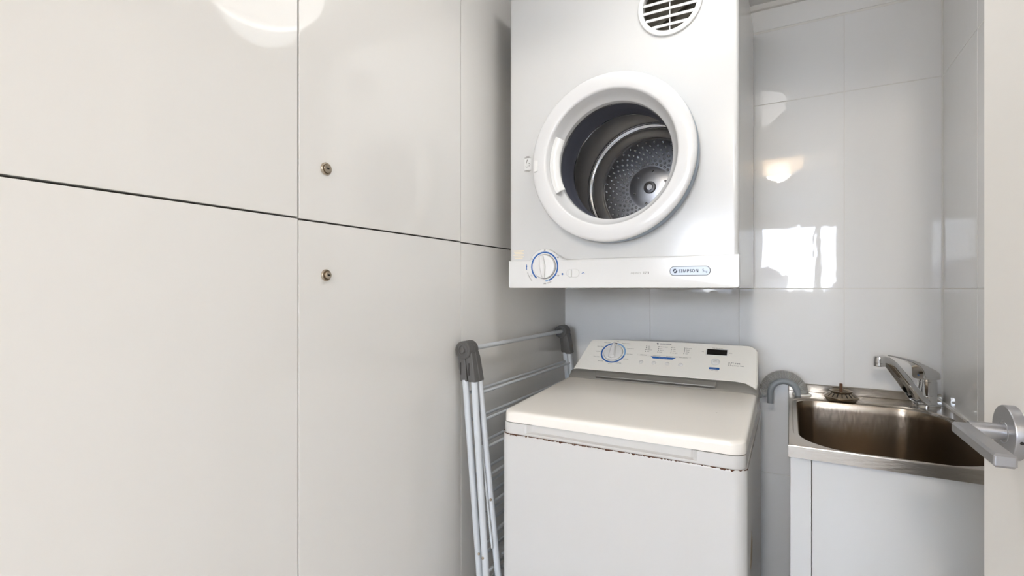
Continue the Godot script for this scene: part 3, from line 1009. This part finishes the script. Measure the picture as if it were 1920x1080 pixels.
func con_details(t: Node, console: Node, cx: Transform3D, CB: Basis) -> void:
	var at := func(u: float, v: float, h := 0.0) -> Vector3: return cx * Vector3(u, v, h)
	var kx := cx * Transform3D(Basis(), Vector3(-0.5018, 0.0752, 0))
	arc(console, "dial_ring", kx, 0.0362, 0.0412, 100, 345, 0.0005, M.blue)
	arc(console, "dial_ring", kx, 0.0362, 0.0412, -15, 82, 0.0005, M.paleblue)
	arc(console, "dial_gap", kx, 0.0312, 0.0322, 0, 360, 0.0004, M.silver)
	var kn := MB.new()
	kn.lathe([Vector2(0.0312, 0), Vector2(0.0312, 0.003), Vector2(0.029, 0.0055), Vector2(0.02, 0.007), Vector2(0, 0.0085)], 56, kx)
	kn.extr(PackedVector2Array([Vector2(-0.011, -0.024), Vector2(0.0, -0.028), Vector2(0.011, -0.024), Vector2(0.0075, 0.02), Vector2(0.0, 0.0385), Vector2(-0.0075, 0.02)]), 0.004, 0.0155, kx * Transform3D(Basis(Vector3(0, 0, 1), 0.06), Vector3.ZERO), 0, 0.0035)
	part("dial_knob", kn, M.plastic, console)
	var mk := MB.new()
	mk.extr(PackedVector2Array([Vector2(-0.0025, 0.0415), Vector2(0.0055, 0.0405), Vector2(0.003, 0.034)]), 0, 0.0006, kx)
	part("dial_mark", mk, M.navy, console)
	var L := HORIZONTAL_ALIGNMENT_LEFT
	var Rr := HORIZONTAL_ALIGNMENT_RIGHT
	var h := 0.0031
	var right := [["Off", 0.002, 0.0475], ["Regular Wash", 0.0215, 0.041], ["Quick Wash", 0.042, 0.0205], ["Fast Wash", 0.0445, -0.002], ["Delicates", 0.0375, -0.0225], ["Wool/Silk", 0.017, -0.0405]]
	for w in right: words("lettering", w[0], h, at.call(-0.5018 + w[1], 0.0752 + w[2]), CB, M.greyink, console, false, L)
	var left := [["Heavy Duty", -0.018, 0.0405], ["Super Wash", -0.0375, 0.0235], ["Bedding", -0.0445, 0.0015], ["Rinse Only", -0.042, -0.0205], ["Favourite", -0.0255, -0.037], ["Sensor", 0.006, -0.046]]
	for w in left: words("lettering", w[0], h, at.call(-0.5018 + w[1], 0.0752 + w[2]), CB, M.greyink, console, false, Rr)
	# four columns of indicator lights with their words
	var cols := [["Full", "High", "Medium", "Low"], ["Warm Wash", "Hot", "Warm", "Cold"], ["Off", "Fast", "Slow", "No Spin"], ["Pre-soak", "Wash", "Rinse", "Spin"]]
	var us := [-0.399, -0.360, -0.320, -0.281]
	for k in 4:
		for i in 4:
			var p := Vector3(us[k], 0.1105 - 0.0072 * i, 0)
			var led := MB.new()
			led.lathe([Vector2(0.0014, 0), Vector2(0.0013, 0.0006), Vector2(0, 0.0008)], 10, cx * Transform3D(Basis(), p))
			part("indicator_light", led, M.ink, console)
			words("lettering", cols[k][i], 0.0031, at.call(us[k] + 0.0042, p.y), CB, M.greyink, console, false, L)
	swirl(console, cx * Transform3D(Basis(), Vector3(-0.3655, 0.1228, 0.0002)), 0.0032, M.navy)
	words("lettering", "SIMPSON", 0.0041, at.call(-0.3405, 0.1227), CB * Basis.from_scale(Vector3(1.35, 1, 1)), M.navy, console, true)
	# option bar
	var bar := MB.new()
	for e in [[-0.4222, 0.0715, -0.2592, 0.0718], [-0.4222, 0.0756, -0.2592, 0.0759], [-0.4222, 0.0715, -0.4219, 0.0759], [-0.2595, 0.0715, -0.2592, 0.0759]]:
		bar.extr(MB.rrect(e[0], e[1], e[2], e[3], 0.0), 0, 0.0003, cx)
	part("option_bar", bar, M.paleink, console)
	var bt := ["Water Level", "Temperature", "Spin Speed", "Wash Options"]
	for k in 4: words("lettering", bt[k], 0.0026, at.call([-0.402, -0.3615, -0.322, -0.2815][k], 0.0738), CB, M.greyink, console)
	var bl := MB.new()
	bl.extr(PackedVector2Array([Vector2(-0.371, 0.0628), Vector2(-0.312, 0.0628), Vector2(-0.3025, 0.0705), Vector2(-0.3795, 0.0705)]), 0, 0.0004, cx)
	part("blue_bar", bl, M.blue, console)
	words("lettering", "Auto Sensor", 0.0034, at.call(-0.341, 0.0667, 0.0002), CB, M.badge, console)
	for k in 4:
		var bn := MB.new()
		bn.lathe([Vector2(0.0068, 0), Vector2(0.0064, 0.0006), Vector2(0.0058, 0.0004), Vector2(0.0054, 0.0022), Vector2(0.0042, 0.0032), Vector2(0, 0.0036)], 28, cx * Transform3D(Basis(), Vector3([-0.4049, -0.3652, -0.3250, -0.2854][k], 0.0455, 0)))
		part("button", bn, M.plastic, console)
	# display, start button, rating
	var ds := MB.new()
	ds.extr(MB.rrect(-0.2185, 0.0882, -0.156, 0.1145, 0.003, 4), 0, 0.0008, cx, 0, 0.0004)
	part("display_frame", ds, M.plastic, console)
	var dp := MB.new()
	dp.extr(MB.rrect(-0.2155, 0.0908, -0.1592, 0.1117, 0.0012, 3), 0, 0.0012, cx)
	part("display", dp, M.black, console)
	words("lettering", "Time Remaining", 0.0026, at.call(-0.187, 0.1172), CB, M.greyink, console)
	words("lettering", "Hrs", 0.0028, at.call(-0.224, 0.101), CB, M.greyink, console, false, Rr)
	words("lettering", "Mins", 0.0028, at.call(-0.154, 0.101), CB, M.greyink, console, false, L)
	var sb := MB.new()
	sb.lathe([Vector2(0.0132, 0), Vector2(0.0126, 0.0008), Vector2(0.0112, 0.0006), Vector2(0.0106, 0.003), Vector2(0.009, 0.004), Vector2(0, 0.0044)], 36, cx * Transform3D(Basis(), Vector3(-0.1885, 0.065, 0)))
	part("button", sb, M.plastic, console)
	words("lettering", "Start", 0.003, at.call(-0.1885, 0.0665, 0.0044), CB, M.paleink, console)
	words("lettering", "Pause", 0.0026, at.call(-0.1885, 0.0625, 0.0044), CB, M.paleink, console)
	var po := MB.new()
	po.extr(MB.rrect(-0.2045, 0.0375, -0.1755, 0.0445, 0.002, 4), 0, 0.0004, cx)
	part("blue_bar", po, M.blue, console)
	words("lettering", "Power", 0.0036, at.call(-0.19, 0.041, 0.0002), CB, M.badge, console)
	words("lettering", "Press to Start", 0.0026, at.call(-0.19, 0.0345), CB, M.greyink, console)
	words("lettering", "EZI set", 0.0052, at.call(-0.1535, 0.0645), CB * Basis.from_scale(Vector3(1.45, 1, 1)), M.ink, console, false, L)
	words("lettering", "5.5", 0.0048, at.call(-0.1545, 0.0565), CB, M.ink, console, false, L)
	words("lettering", "kg Simple Wash", 0.0033, at.call(-0.1435, 0.0558), CB, M.ink, console, false, L)


# ------------------------------------------------------------------ folded clothes airer
func airer() -> void:
	var t := thing("clothes_airer", "folded white tube clothes airer with grey joints, leaning beside the washing machine", "clothes airer", P(-0.69, 0, 1.4))
	var yh := 1.037
	var xh := -0.7445
	# legs: top and foot (x, y), at the near and far ends
	var legs := [
		[Vector2(-0.7455, 0.975), Vector2(-0.6585, 0.004), 1.083, 1.752],
		[Vector2(-0.7195, 0.975), Vector2(-0.6315, 0.03), 1.081, 1.742],
		[Vector2(-0.7165, 0.975), Vector2(-0.6475, 0.38), 1.105, 1.722]]
	for k in 3:
		for e in [2, 3]:
			var d: float = legs[k][e]
			var a: Vector2 = legs[k][0]
			var b: Vector2 = legs[k][1]
			if k == 1 and e == 3: b = Vector2(-0.6545, 0.26)
			if k == 1 and e == 2: b = Vector2(-0.645, 0.18); d = 1.062
			var m := MB.new()
			var q := (a.y - 0.9585) / (a.y - b.y)
			m.tube([P(lerpf(a.x, b.x, q), 0.9585, legs[k][e] if k != 1 else (1.0855 if e == 2 else 1.742)), P(b.x, b.y, d)], 0.0088, 16)
			part("leg", m, M.tube, t)
	# heads
	for e in 2:
		var dn: float = 1.0705 if e == 0 else 1.709
		var hd := MB.new()
		var hx := facing(xh, yh, dn)
		hd.lathe([Vector2(0.0, 0.0015), Vector2(0.0075, 0.0015), Vector2(0.0082, -0.0008), Vector2(0.0088, -0.0012), Vector2(0.0115, -0.0012), Vector2(0.0122, 0.0), Vector2(0.0152, 0.0), Vector2(0.0158, -0.0008), Vector2(0.0175, -0.0008), Vector2(0.018, 0.0), Vector2(0.0222, 0.0), Vector2(0.0235, -0.0015), Vector2(0.0235, -0.013), Vector2(0.0228, -0.0138), Vector2(0.0235, -0.0146), Vector2(0.0235, -0.0255), Vector2(0.0226, -0.0263), Vector2(0.0235, -0.0271), Vector2(0.0235, -0.04), Vector2(0.022, -0.0415), Vector2(0, -0.0415)].map(func(p): return p), 44, hx)
		part("hinge_joint", hd, M.greyplastic, t)
		var nut := MB.new()
		nut.lathe([Vector2(0.0078, 0.0), Vector2(0.0078, 0.003), Vector2(0.0066, 0.0042), Vector2(0, 0.0042)], 24, hx)
		part("hinge_pin", nut, M.greyplastic, t)
		for k in 3:
			var lx: float = [-0.7455, -0.7195, -0.7165][k]
			var ld: float = ([1.083, 1.079, 1.105] if e == 0 else [1.752, 1.742, 1.722])[k]
			if e == 0: ld = [1.0855, 1.0855, 1.1045][k]
			var topx: float = [-0.7535, -0.7325, -0.7325][k]
			var s := MB.new()
			var rings := []
			for q in [[0.955, 0.0104, 0.0098, 1.0], [0.959, 0.0113, 0.0106, 1.0], [1.0, 0.0113, 0.0108, 0.5], [1.018, 0.0108, 0.0108, 0.3], [1.032, 0.009, 0.0095, 0.15]]:
				var cxx := lerpf(topx, lx, q[3])
				var ring := plan(cxx - q[1], cxx + q[1], ld - q[2], ld + q[2], 0.003, q[0], 3)
				rings.append(ring)
			s.loft(rings)
			part("leg_socket", s, M.greyplastic, t)
			if e == 0 and k < 2:
				var g := MB.new()
				g.box(P(lx - 0.0085, 0.972, ld - 0.01), P(lx - 0.0067, 1.004, ld - 0.0112))
				part("slot", g, M.black, t)
	# rods
	var top := MB.new()
	top.tube([P(xh + 0.002, yh + 0.0005, 1.112), P(xh + 0.002, yh + 0.0005, 1.714)], 0.0068, 16)
	part("top_rail", top, M.tube, t)
	for k in 3:
		var a: Vector2 = legs[k][0]
		var b: Vector2 = Vector2(-0.645, 0.18) if k == 1 else legs[k][1]
		var dn: float = [1.086, 1.078, 1.107][k]
		var df: float = [1.75, 1.738, 1.72][k]
		for i in 9:
			var y := 0.922 - 0.0712 * i - (0.022 if k == 1 else 0.0)
			if y < b.y + 0.02 or (k == 1 and i < 3): continue
			var x := a.x + (b.x - a.x) * (a.y - y) / (a.y - b.y)
			var m := MB.new()
			m.tube([P(x - 0.001, y, dn), P(x - 0.001, y, df)], 0.0042, 10)
			part("rod", m, M.tube, t)
	var st := MB.new()
	st.tube([P(-0.7, 0.79, 1.093), P(-0.6665, 0.53, 1.091)], 0.003, 8)
	part("stay", st, M.tube, t)
	# rivets
	for q in [[-0.6742, 0.651, 1.0955], [-0.696, 0.515, 1.0735], [-0.6765, 0.515, 1.0615]]:
		var m := MB.new()
		m.lathe([Vector2(0.0032, -0.002), Vector2(0.003, 0.001), Vector2(0.0018, 0.0022), Vector2(0, 0.0026)], 14, facing(q[0], q[1], q[2]))
		part("rivet", m, M.lock, t)


# ------------------------------------------------------------------ steel tub on its cabinet
const DECK := 0.875

func sink() -> void:
	var t := thing("sink_cabinet", "plain white laundry cabinet with one door under the steel tub", "cabinet", P(0.19, 0, 1.5))
	var f := 1.196
	var bd := MB.new()
	bd.box(P(0.005, 0.0, f + 0.018), P(0.02, 0.847, D - 0.012))
	bd.box(P(XR - 0.014, 0.0, f + 0.018), P(XR - 0.004, 0.847, D - 0.012))
	bd.box(P(0.005, 0.0, D - 0.014), P(XR - 0.004, 0.847, D - 0.012))
	bd.box(P(0.005, 0.002, f + 0.018), P(XR - 0.004, 0.018, D - 0.012))
	part("body", bd, M.washer, t)
	var fl := MB.new()
	fl.box(P(0.0035, 0.002, f + 0.018), P(0.0415, 0.847, f), 0.0008)
	part("filler", fl, M.enamel, t)
	var dr := MB.new()
	dr.box(P(0.0428, 0.002, f + 0.018), P(XR - 0.006, 0.847, f), 0.0008)
	part("door", dr, M.enamel, t)

	var s := thing("laundry_tub", "square stainless steel laundry tub with a deep rounded bowl and flat front edge", "sink", P(0.19, DECK - 0.24, 1.5))
	var x0 := 0.0
	var x1 := XR - 0.004
	var d0 := 1.18
	var d1 := D - 0.003
	# the outlines below are in (x, -d) so that they turn the same way as the plan
	var outer := PackedVector2Array([Vector2(x0, -d1), Vector2(x1, -d1), Vector2(x1, -d0), Vector2(x0, -d0)])
	var c := Vector2(0.18, -1.45)
	var hole := bowl_outline(0.0)
	var step := bowl_outline(-0.0125)
	var angs := angles_for([outer], c, 150)
	var ro := around(outer, c, angs)
	var rs := around(step, c, angs)
	# keep the pressed step inside the deck
	for i in rs.size():
		rs[i].y = minf(rs[i].y, -d0 - 0.004)
	var rh := around(hole, c, angs)
	var level := func(poly: PackedVector2Array, y: float) -> PackedVector3Array:
		var o := PackedVector3Array()
		for p in poly: o.append(Vector3(p.x, y, p.y))
		o.reverse()
		return o
	var small := func(k: float, near := 1.0) -> PackedVector2Array:
		var o := PackedVector2Array()
		for p in rh: o.append(c + (p - c) * Vector2(k, k * (near if p.y > c.y else 1.0)))
		return o
	var rs2 := PackedVector2Array()
	for i in rs.size(): rs2.append(rs[i].lerp(rh[i], 0.16))
	var deck := MB.new()
	var e0: PackedVector2Array = MB.inset(outer, 0.0025)
	var reo := around(e0, c, angs)
	# apron up, over the edge, across the deck and down over the step
	deck.loft([level.call(ro, DECK - 0.0255), level.call(ro, DECK - 0.003), level.call(around(MB.inset(outer, 0.0008), c, angs), DECK - 0.0008), level.call(reo, DECK), level.call(rs, DECK), level.call(rs2, DECK - 0.0028), level.call(small.call(1.012), DECK - 0.0028), level.call(rh, DECK - 0.0055)], false, false)
	deck.loft([level.call(small.call(1.005), DECK - 0.012), level.call(ro, DECK - 0.0255)], false, false)
	# upstands at the wall
	deck.box(P(x0, DECK - 0.001, d1), P(x1, DECK + 0.0245, d1 - 0.009), 0.002)
	part("deck", deck, M.steel, s, 30.0)
	var bw := MB.new()
	bw.loft([level.call(rh, DECK - 0.0052), level.call(small.call(0.992, 0.97), DECK - 0.012), level.call(small.call(0.985, 0.915), DECK - 0.027), level.call(small.call(0.955, 0.9), DECK - 0.19), level.call(small.call(0.93, 0.9), DECK - 0.212), level.call(small.call(0.86, 0.9), DECK - 0.222), level.call(small.call(0.25), DECK - 0.228), level.call(small.call(0.12), DECK - 0.229)], false, true)
	part("bowl", bw, M.bowl, s, 40.0)
	var dn := MB.new()
	dn.lathe([Vector2(0.045, 0.0), Vector2(0.042, 0.002), Vector2(0.034, 0.0015), Vector2(0.032, -0.004), Vector2(0, -0.006)], 36, Transform3D(Basis(Vector3.RIGHT, -PI / 2), P(c.x, DECK - 0.2285, 1.45)))
	part("drain", dn, M.chrome, s)
	var gr := MB.new()
	gr.lathe([Vector2(0.0255, 0.0), Vector2(0.0255, 0.0025), Vector2(0.023, 0.0045), Vector2(0.019, 0.0045), Vector2(0.0175, 0.002)], 36, Transform3D(Basis(Vector3.RIGHT, -PI / 2), P(0.036, DECK, 1.752)))
	part("hose_collar", gr, M.panel, s)
	var sl := MB.new()
	sl.box(P(x1 - 0.001, DECK - 0.004, D - 0.01), P(XR + 0.0005, DECK + 0.006, 1.182), 0.002)
	part("sealant", sl, M.silicone, s)
	var ch := MB.new()
	ch.box(P(0.362, DECK, 1.792), P(0.374, DECK + 0.022, 1.786), 0.001)
	ch.box(P(0.356, DECK, 1.786), P(0.376, DECK + 0.004, 1.77), 0.001)
	part("chain_stay", ch, M.chrome, s)


func bowl_outline(g: float) -> PackedVector2Array:
	# corners: far left, far right, near right, near left, each an arc with its own two radii
	var o := PackedVector2Array()
	var cs := [
		[0.0215, 1.697, 0.05, 0.05, PI, 1], [0.346, 1.697, 0.085, 0.12, PI / 2, 1],
		[0.346, 1.191, 0.13, 0.095, 0.0, 1], [0.0215, 1.191, 0.115, 0.105, -PI / 2, 1]]
	# the front edge bows out a little, so its corner radii are long
	for k in [0, 1, 2, 3]:
		var q = cs[k]
		var sx := 1.0 if k in [0, 3] else -1.0
		var sd := -1.0 if k in [0, 1] else 1.0
		var m := Vector2(q[0] + sx * q[2], q[1] + sd * q[3])
		for i in 13:
			var a: float = q[4] - PI / 2 * i / 12
			o.append(Vector2(m.x + (q[2] - g) * cos(a), -(m.y + (q[3] - g) * sin(a))))
	if Geometry2D.is_polygon_clockwise(o): o.reverse()
	return o


# ------------------------------------------------------------------ mixer tap
func tap() -> void:
	var b := P(0.335, DECK, 1.76)
	var t := thing("mixer_tap", "chrome single lever mixer tap with a slanting spout in the tub corner", "tap", b)
	var up := Transform3D(Basis(Vector3.RIGHT, -PI / 2), b)
	var e := Vector3(-0.761, 0, 0.645).normalized()
	var w := e.cross(Vector3.UP)
	var m := MB.new()
	m.lathe([Vector2(0.031, 0.0), Vector2(0.031, 0.0035), Vector2(0.029, 0.0055), Vector2(0.0245, 0.0062), Vector2(0.0228, 0.009), Vector2(0.0228, 0.0275), Vector2(0.0222, 0.0285), Vector2(0.0228, 0.0295), Vector2(0.0228, 0.0665), Vector2(0.0215, 0.068), Vector2(0.0215, 0.0735), Vector2(0, 0.0735)], 48, up)
	part("body", m, M.chrome, t)
	# spout: a trough-shaped bar rising to the outlet
	var sp := MB.new()
	var path := [Vector2(0.008, 0.008), Vector2(0.03, 0.025), Vector2(0.075, 0.0755), Vector2(0.115, 0.1175), Vector2(0.132, 0.1285), Vector2(0.145, 0.1325), Vector2(0.157, 0.133), Vector2(0.168, 0.131)]
	var rings := []
	for i in path.size():
		var p: Vector2 = path[i]
		var g: Vector2 = (path[mini(i + 1, path.size() - 1)] - path[maxi(i - 1, 0)]).normalized()
		var n := -e * g.y + Vector3.UP * g.x
		var hw: float = [0.021, 0.0205, 0.0175, 0.0155, 0.0145, 0.0138, 0.0128, 0.008][i]
		var hh: float = [0.011, 0.0125, 0.0115, 0.0105, 0.0105, 0.0105, 0.009, 0.0055][i]
		var cc: Vector3 = b + e * p.x + Vector3.UP * p.y
		var ring := PackedVector3Array()
		var sec := []
		for k in 9:
			var a := PI * k / 8
			sec.append(Vector2(cos(a) * hw, sin(a) * hh * 0.9))
		var dp: float = [0.0, 0.75, 0.8, 0.7, 0.3, 0.0, 0.0, 0.0][i]
		sec.append_array([Vector2(-hw, -hh * 0.85), Vector2(-hw * 0.93, -hh), Vector2(-hw * 0.78, -hh), Vector2(-hw * 0.7, -hh + hh * dp), Vector2(0, -hh + hh * dp), Vector2(hw * 0.7, -hh + hh * dp), Vector2(hw * 0.78, -hh), Vector2(hw * 0.93, -hh), Vector2(hw, -hh * 0.85)])
		for q in sec: ring.append(cc + w * q.x + n * q.y)
		if w.cross(n).dot(e * g.x + Vector3.UP * g.y) < 0: ring.reverse()
		rings.append(ring)
	sp.loft(rings)
	var spout := part("spout", sp, M.chrome, t, 32.0)
	var ae := MB.new()
	ae.lathe([Vector2(0, 0.0), Vector2(0.0105, 0.0), Vector2(0.0115, 0.0005), Vector2(0.0138, 0.001), Vector2(0.0142, 0.002), Vector2(0.0142, 0.009), Vector2(0.0138, 0.0096), Vector2(0.0142, 0.0102), Vector2(0.0142, 0.024), Vector2(0.0125, 0.0275), Vector2(0, 0.0285)], 36, Transform3D(Basis(Vector3.RIGHT, -PI / 2), b + e * 0.156 + Vector3.UP * 0.1125))
	part("aerator", ae, M.chrome, spout)
	# lever
	var lv := MB.new()
	var sec := [[-0.0262, 0.079, 0.085, 0.010], [-0.025, 0.074, 0.0885, 0.017], [-0.02, 0.0735, 0.094, 0.0215], [-0.01, 0.0735, 0.1005, 0.024], [0.0, 0.0735, 0.1055, 0.0245], [0.012, 0.0735, 0.1115, 0.0235], [0.022, 0.0735, 0.116, 0.021], [0.0265, 0.079, 0.1178, 0.0195], [0.03, 0.095, 0.1192, 0.0175], [0.036, 0.1075, 0.1215, 0.0145], [0.05, 0.1175, 0.126, 0.0105], [0.07, 0.1255, 0.1312, 0.0082], [0.095, 0.1325, 0.1368, 0.0078], [0.115, 0.1372, 0.141, 0.0075], [0.1225, 0.1392, 0.1414, 0.0055]]
	rings = []
	for q in sec:
		var ring := PackedVector3Array()
		var y0: float = q[1]
		var y1: float = q[2]
		var poly := MB.rrect(-q[3], y0, q[3], y1, [minf(0.003, (y1 - y0) * 0.3), minf(0.003, (y1 - y0) * 0.3), minf((y1 - y0) * 0.49, q[3] * 0.7), minf((y1 - y0) * 0.49, q[3] * 0.7)], 6)
		for p in poly: ring.append(b + e * q[0] + w * p.x + Vector3.UP * p.y)
		if w.cross(Vector3.UP).dot(e) < 0: ring.reverse()
		rings.append(ring)
	lv.loft(rings)
	var lever := part("lever", lv, M.chrome, t, 40.0)
	var dot := MB.new()
	dot.lathe([Vector2(0.0032, 0.0), Vector2(0.003, 0.001), Vector2(0, 0.0015)], 16, Transform3D(Basis(w, Vector3.UP, w.cross(Vector3.UP)) if w.cross(Vector3.UP).dot(e) > 0 else Basis(-w, Vector3.UP, e), b + e * 0.0268 + Vector3.UP * 0.086))
	part("cold_mark", dot, M.blue, lever)


func strainer() -> void:
	var b := P(0.134, DECK, 1.728)
	var t := thing("sink_strainer", "round metal basket strainer plug with a brown stem resting behind the bowl", "sink strainer", b)
	var up := Transform3D(Basis(Vector3.RIGHT, -PI / 2), b)
	var m := MB.new()
	m.lathe([Vector2(0.02, 0.0), Vector2(0.036, 0.0005), Vector2(0.0425, 0.005), Vector2(0.044, 0.0085), Vector2(0.042, 0.0115), Vector2(0.028, 0.0215), Vector2(0.0265, 0.0225), Vector2(0.029, 0.0245), Vector2(0.029, 0.0268), Vector2(0.0265, 0.0275), Vector2(0.023, 0.0262), Vector2(0.021, 0.023), Vector2(0, 0.022)], 48, up)
	part("basket", m, M.strainer, t)
	for i in 20:
		var a := TAU * i / 20
		var s := MB.new()
		var dir := Vector3(cos(a), 0, sin(a))
		var sl := Vector3(dir.x * 0.0118, -0.0083, dir.z * 0.0118)
		var o := b + dir * 0.0295 + Vector3.UP * 0.0208
		var sd := Vector3(-sin(a), 0, cos(a)) * 0.0011
		var n := sl.cross(sd).normalized()
		if n.y < 0: n = -n
		o += n * 0.0004
		s.quad(o - sd, o + sd, o + sl + sd, o + sl - sd)
		s.quad(o - sd - n * 0.001, o + sl - sd - n * 0.001, o + sl + sd - n * 0.001, o + sd - n * 0.001)
		part("slot", s, M.black, t)
	var st := MB.new()
	st.lathe([Vector2(0.006, 0.0225), Vector2(0.0042, 0.025), Vector2(0.0042, 0.0455), Vector2(0.0036, 0.047), Vector2(0, 0.0472)], 18, up)
	part("stem", st, M.stem, t)


func drain_hose() -> void:
	var t := thing("drain_hose", "grey ribbed drain hose arching from behind the washing machine into the tub deck", "hose", P(-0.01, 0.84, 1.74))
	var pts := []
	var rad := []
	var n := 300
	for i in n + 1:
		var f := float(i) / n
		var p: Vector3
		if f < 0.16:
			var k := f / 0.16
			p = P(-0.112 + 0.048 * k, 0.845 + 0.03 * sin(PI / 2 * k), 1.742)
		else:
			var a := PI * (1.0 - (f - 0.16) / 0.84)
			p = P(-0.0135 + 0.0505 * cos(a), 0.875 + 0.0535 * sin(a), 1.742 + 0.01 * (f - 0.16) / 0.84)
		pts.append(p)
		rad.append(0.0162 + 0.0013 * sin(TAU * f * 58.0))
	var m := MB.new()
	m.tube(pts, rad, 22)
	part("hose", m, M.hose, t, 60.0)
	var g := MB.new()
	var gp := [P(-0.0485, 0.846, 1.722), P(-0.0485, 0.86, 1.722), P(-0.0485, 0.875, 1.722)]
	for i in 18:
		var a := PI * (1.0 - (i + 1) / 18.0)
		gp.append(P(-0.0115 + 0.037 * cos(a), 0.877 + 0.0385 * sin(a), 1.722 + 0.008 * i / 18.0))
	gp.append(P(0.0245, 0.8765, 1.731))
	g.tube(gp, 0.009, 14)
	part("hook_guide", g, M.guide, t)


# ------------------------------------------------------------------ open door on the right
func door() -> void:
	var o := Node3D.new()
	o.name = "door_1"
	o.set_meta("kind", "structure")
	o.set_meta("label", "white open door with a brushed metal lever handle")
	add_child(o)
	o.position = P(0.206, 0, 0.7995)               # the latch edge of the face that we see
	o.rotation.y = deg_to_rad(3.5)
	org = Vector3.ZERO
	# local: x away from us through the leaf, z back towards the hinge
	var leaf := MB.new()
	leaf.box(Vector3(0, 0.012, 0), Vector3(0.036, 2.03, 0.815), 0.0012)
	part("leaf", leaf, M.door, o)
	var z := 0.079
	var y := 1.046
	var xf := Transform3D(Basis(Vector3(0, 0, 1), Vector3.UP, Vector3(-1, 0, 0)), Vector3(0, y, z))
	var rs := MB.new()
	rs.lathe([Vector2(0.0285, 0.0), Vector2(0.0285, 0.0082), Vector2(0.0278, 0.0095), Vector2(0.0265, 0.0098), Vector2(0.0125, 0.0098), Vector2(0.012, 0.0092), Vector2(0.0112, 0.0092), Vector2(0.0108, 0.0098), Vector2(0, 0.0098)], 64, xf)
	var rose := part("handle_rose", rs, M.satin, o)
	var gs := MB.new()
	gs.lathe([Vector2(0.0018, 0), Vector2(0.0016, 0.0003), Vector2(0, 0.0003)], 12, Transform3D(Basis(Vector3.RIGHT, Vector3.UP, Vector3(0, 0, 1)), Vector3(-0.005, y - 0.004, z + 0.0283)))
	part("grub_screw", gs, M.lockdark, rose)
	var lv := MB.new()
	lv.lathe([Vector2(0.0086, 0.0095), Vector2(0.0086, 0.037), Vector2(0.008, 0.0385), Vector2(0, 0.0388)], 36, xf)
	var bar := PackedVector2Array()
	for q in MB.rrect(0.0, 0.0, 0.0168, 0.1235, 0.002, 4): bar.append(Vector2(q.x - 0.0525 - 0.0058 * q.y / 0.1235, q.y - 0.0025))
	lv.extr(bar, -0.0063, 0.0063, Transform3D(Basis(Vector3.RIGHT, Vector3(0, 0, 1), Vector3(0, -1, 0)), Vector3(0, y, z)), 0.0022, 0.0022)
	part("lever_handle", lv, M.satin, o)


# ------------------------------------------------------------------ what the windows look out on
func outside() -> void:
	struct("ground", boxm(P(-120, -6.2, -6.0), P(120, -6.0, -200.0)), M.ground)
	var bal := thing("balcony_wall", "white rendered balcony wall outside the far windows", "balcony wall", P(0, -0.2, -7.0))
	part("wall", boxm(P(-4, -0.2, -6.95), P(4, 1.05, -7.05)), M.paint, bal)
	part("coping", boxm(P(-4, 1.05, -6.93), P(4, 1.09, -7.07)), M.silicone, bal)
	var spots := [[-4.0, 64.0, 7.6, 2.4, "pale gabled house seen through the middle of the far windows"], [8.5, 66.0, 9.0, 1.0, "low wide gabled house seen past the mullion of the far windows"], [-16.0, 70.0, 10.0, 1.6, "long gabled house seen in the leftmost far window"]]
	for s in spots:
		var x: float = s[0]
		var d: float = -s[1]
		var w: float = s[2]
		var h: float = s[3]
		var t := thing("house", s[4], "house", P(x, -6, d))
		part("walls", boxm(P(x - w / 2, -6, d - 4), P(x + w / 2, h, d + 4)), M.brick, t)
		var r := MB.new()
		r.extr(PackedVector2Array([Vector2(x - w / 2 - 0.3, h), Vector2(x + w / 2 + 0.3, h), Vector2(x, h + w * 0.28)]), -d - 4.3, -d + 4.3)
		part("roof", r, M.rooftile, t)
		for i in 2:
			part("window", boxm(P(x - w * 0.25 + w * 0.42 * i, h - 2.4, d + 4.05), P(x - w * 0.25 + w * 0.42 * i + 1.1, h - 1.1, d + 3.9)), M.black, t)
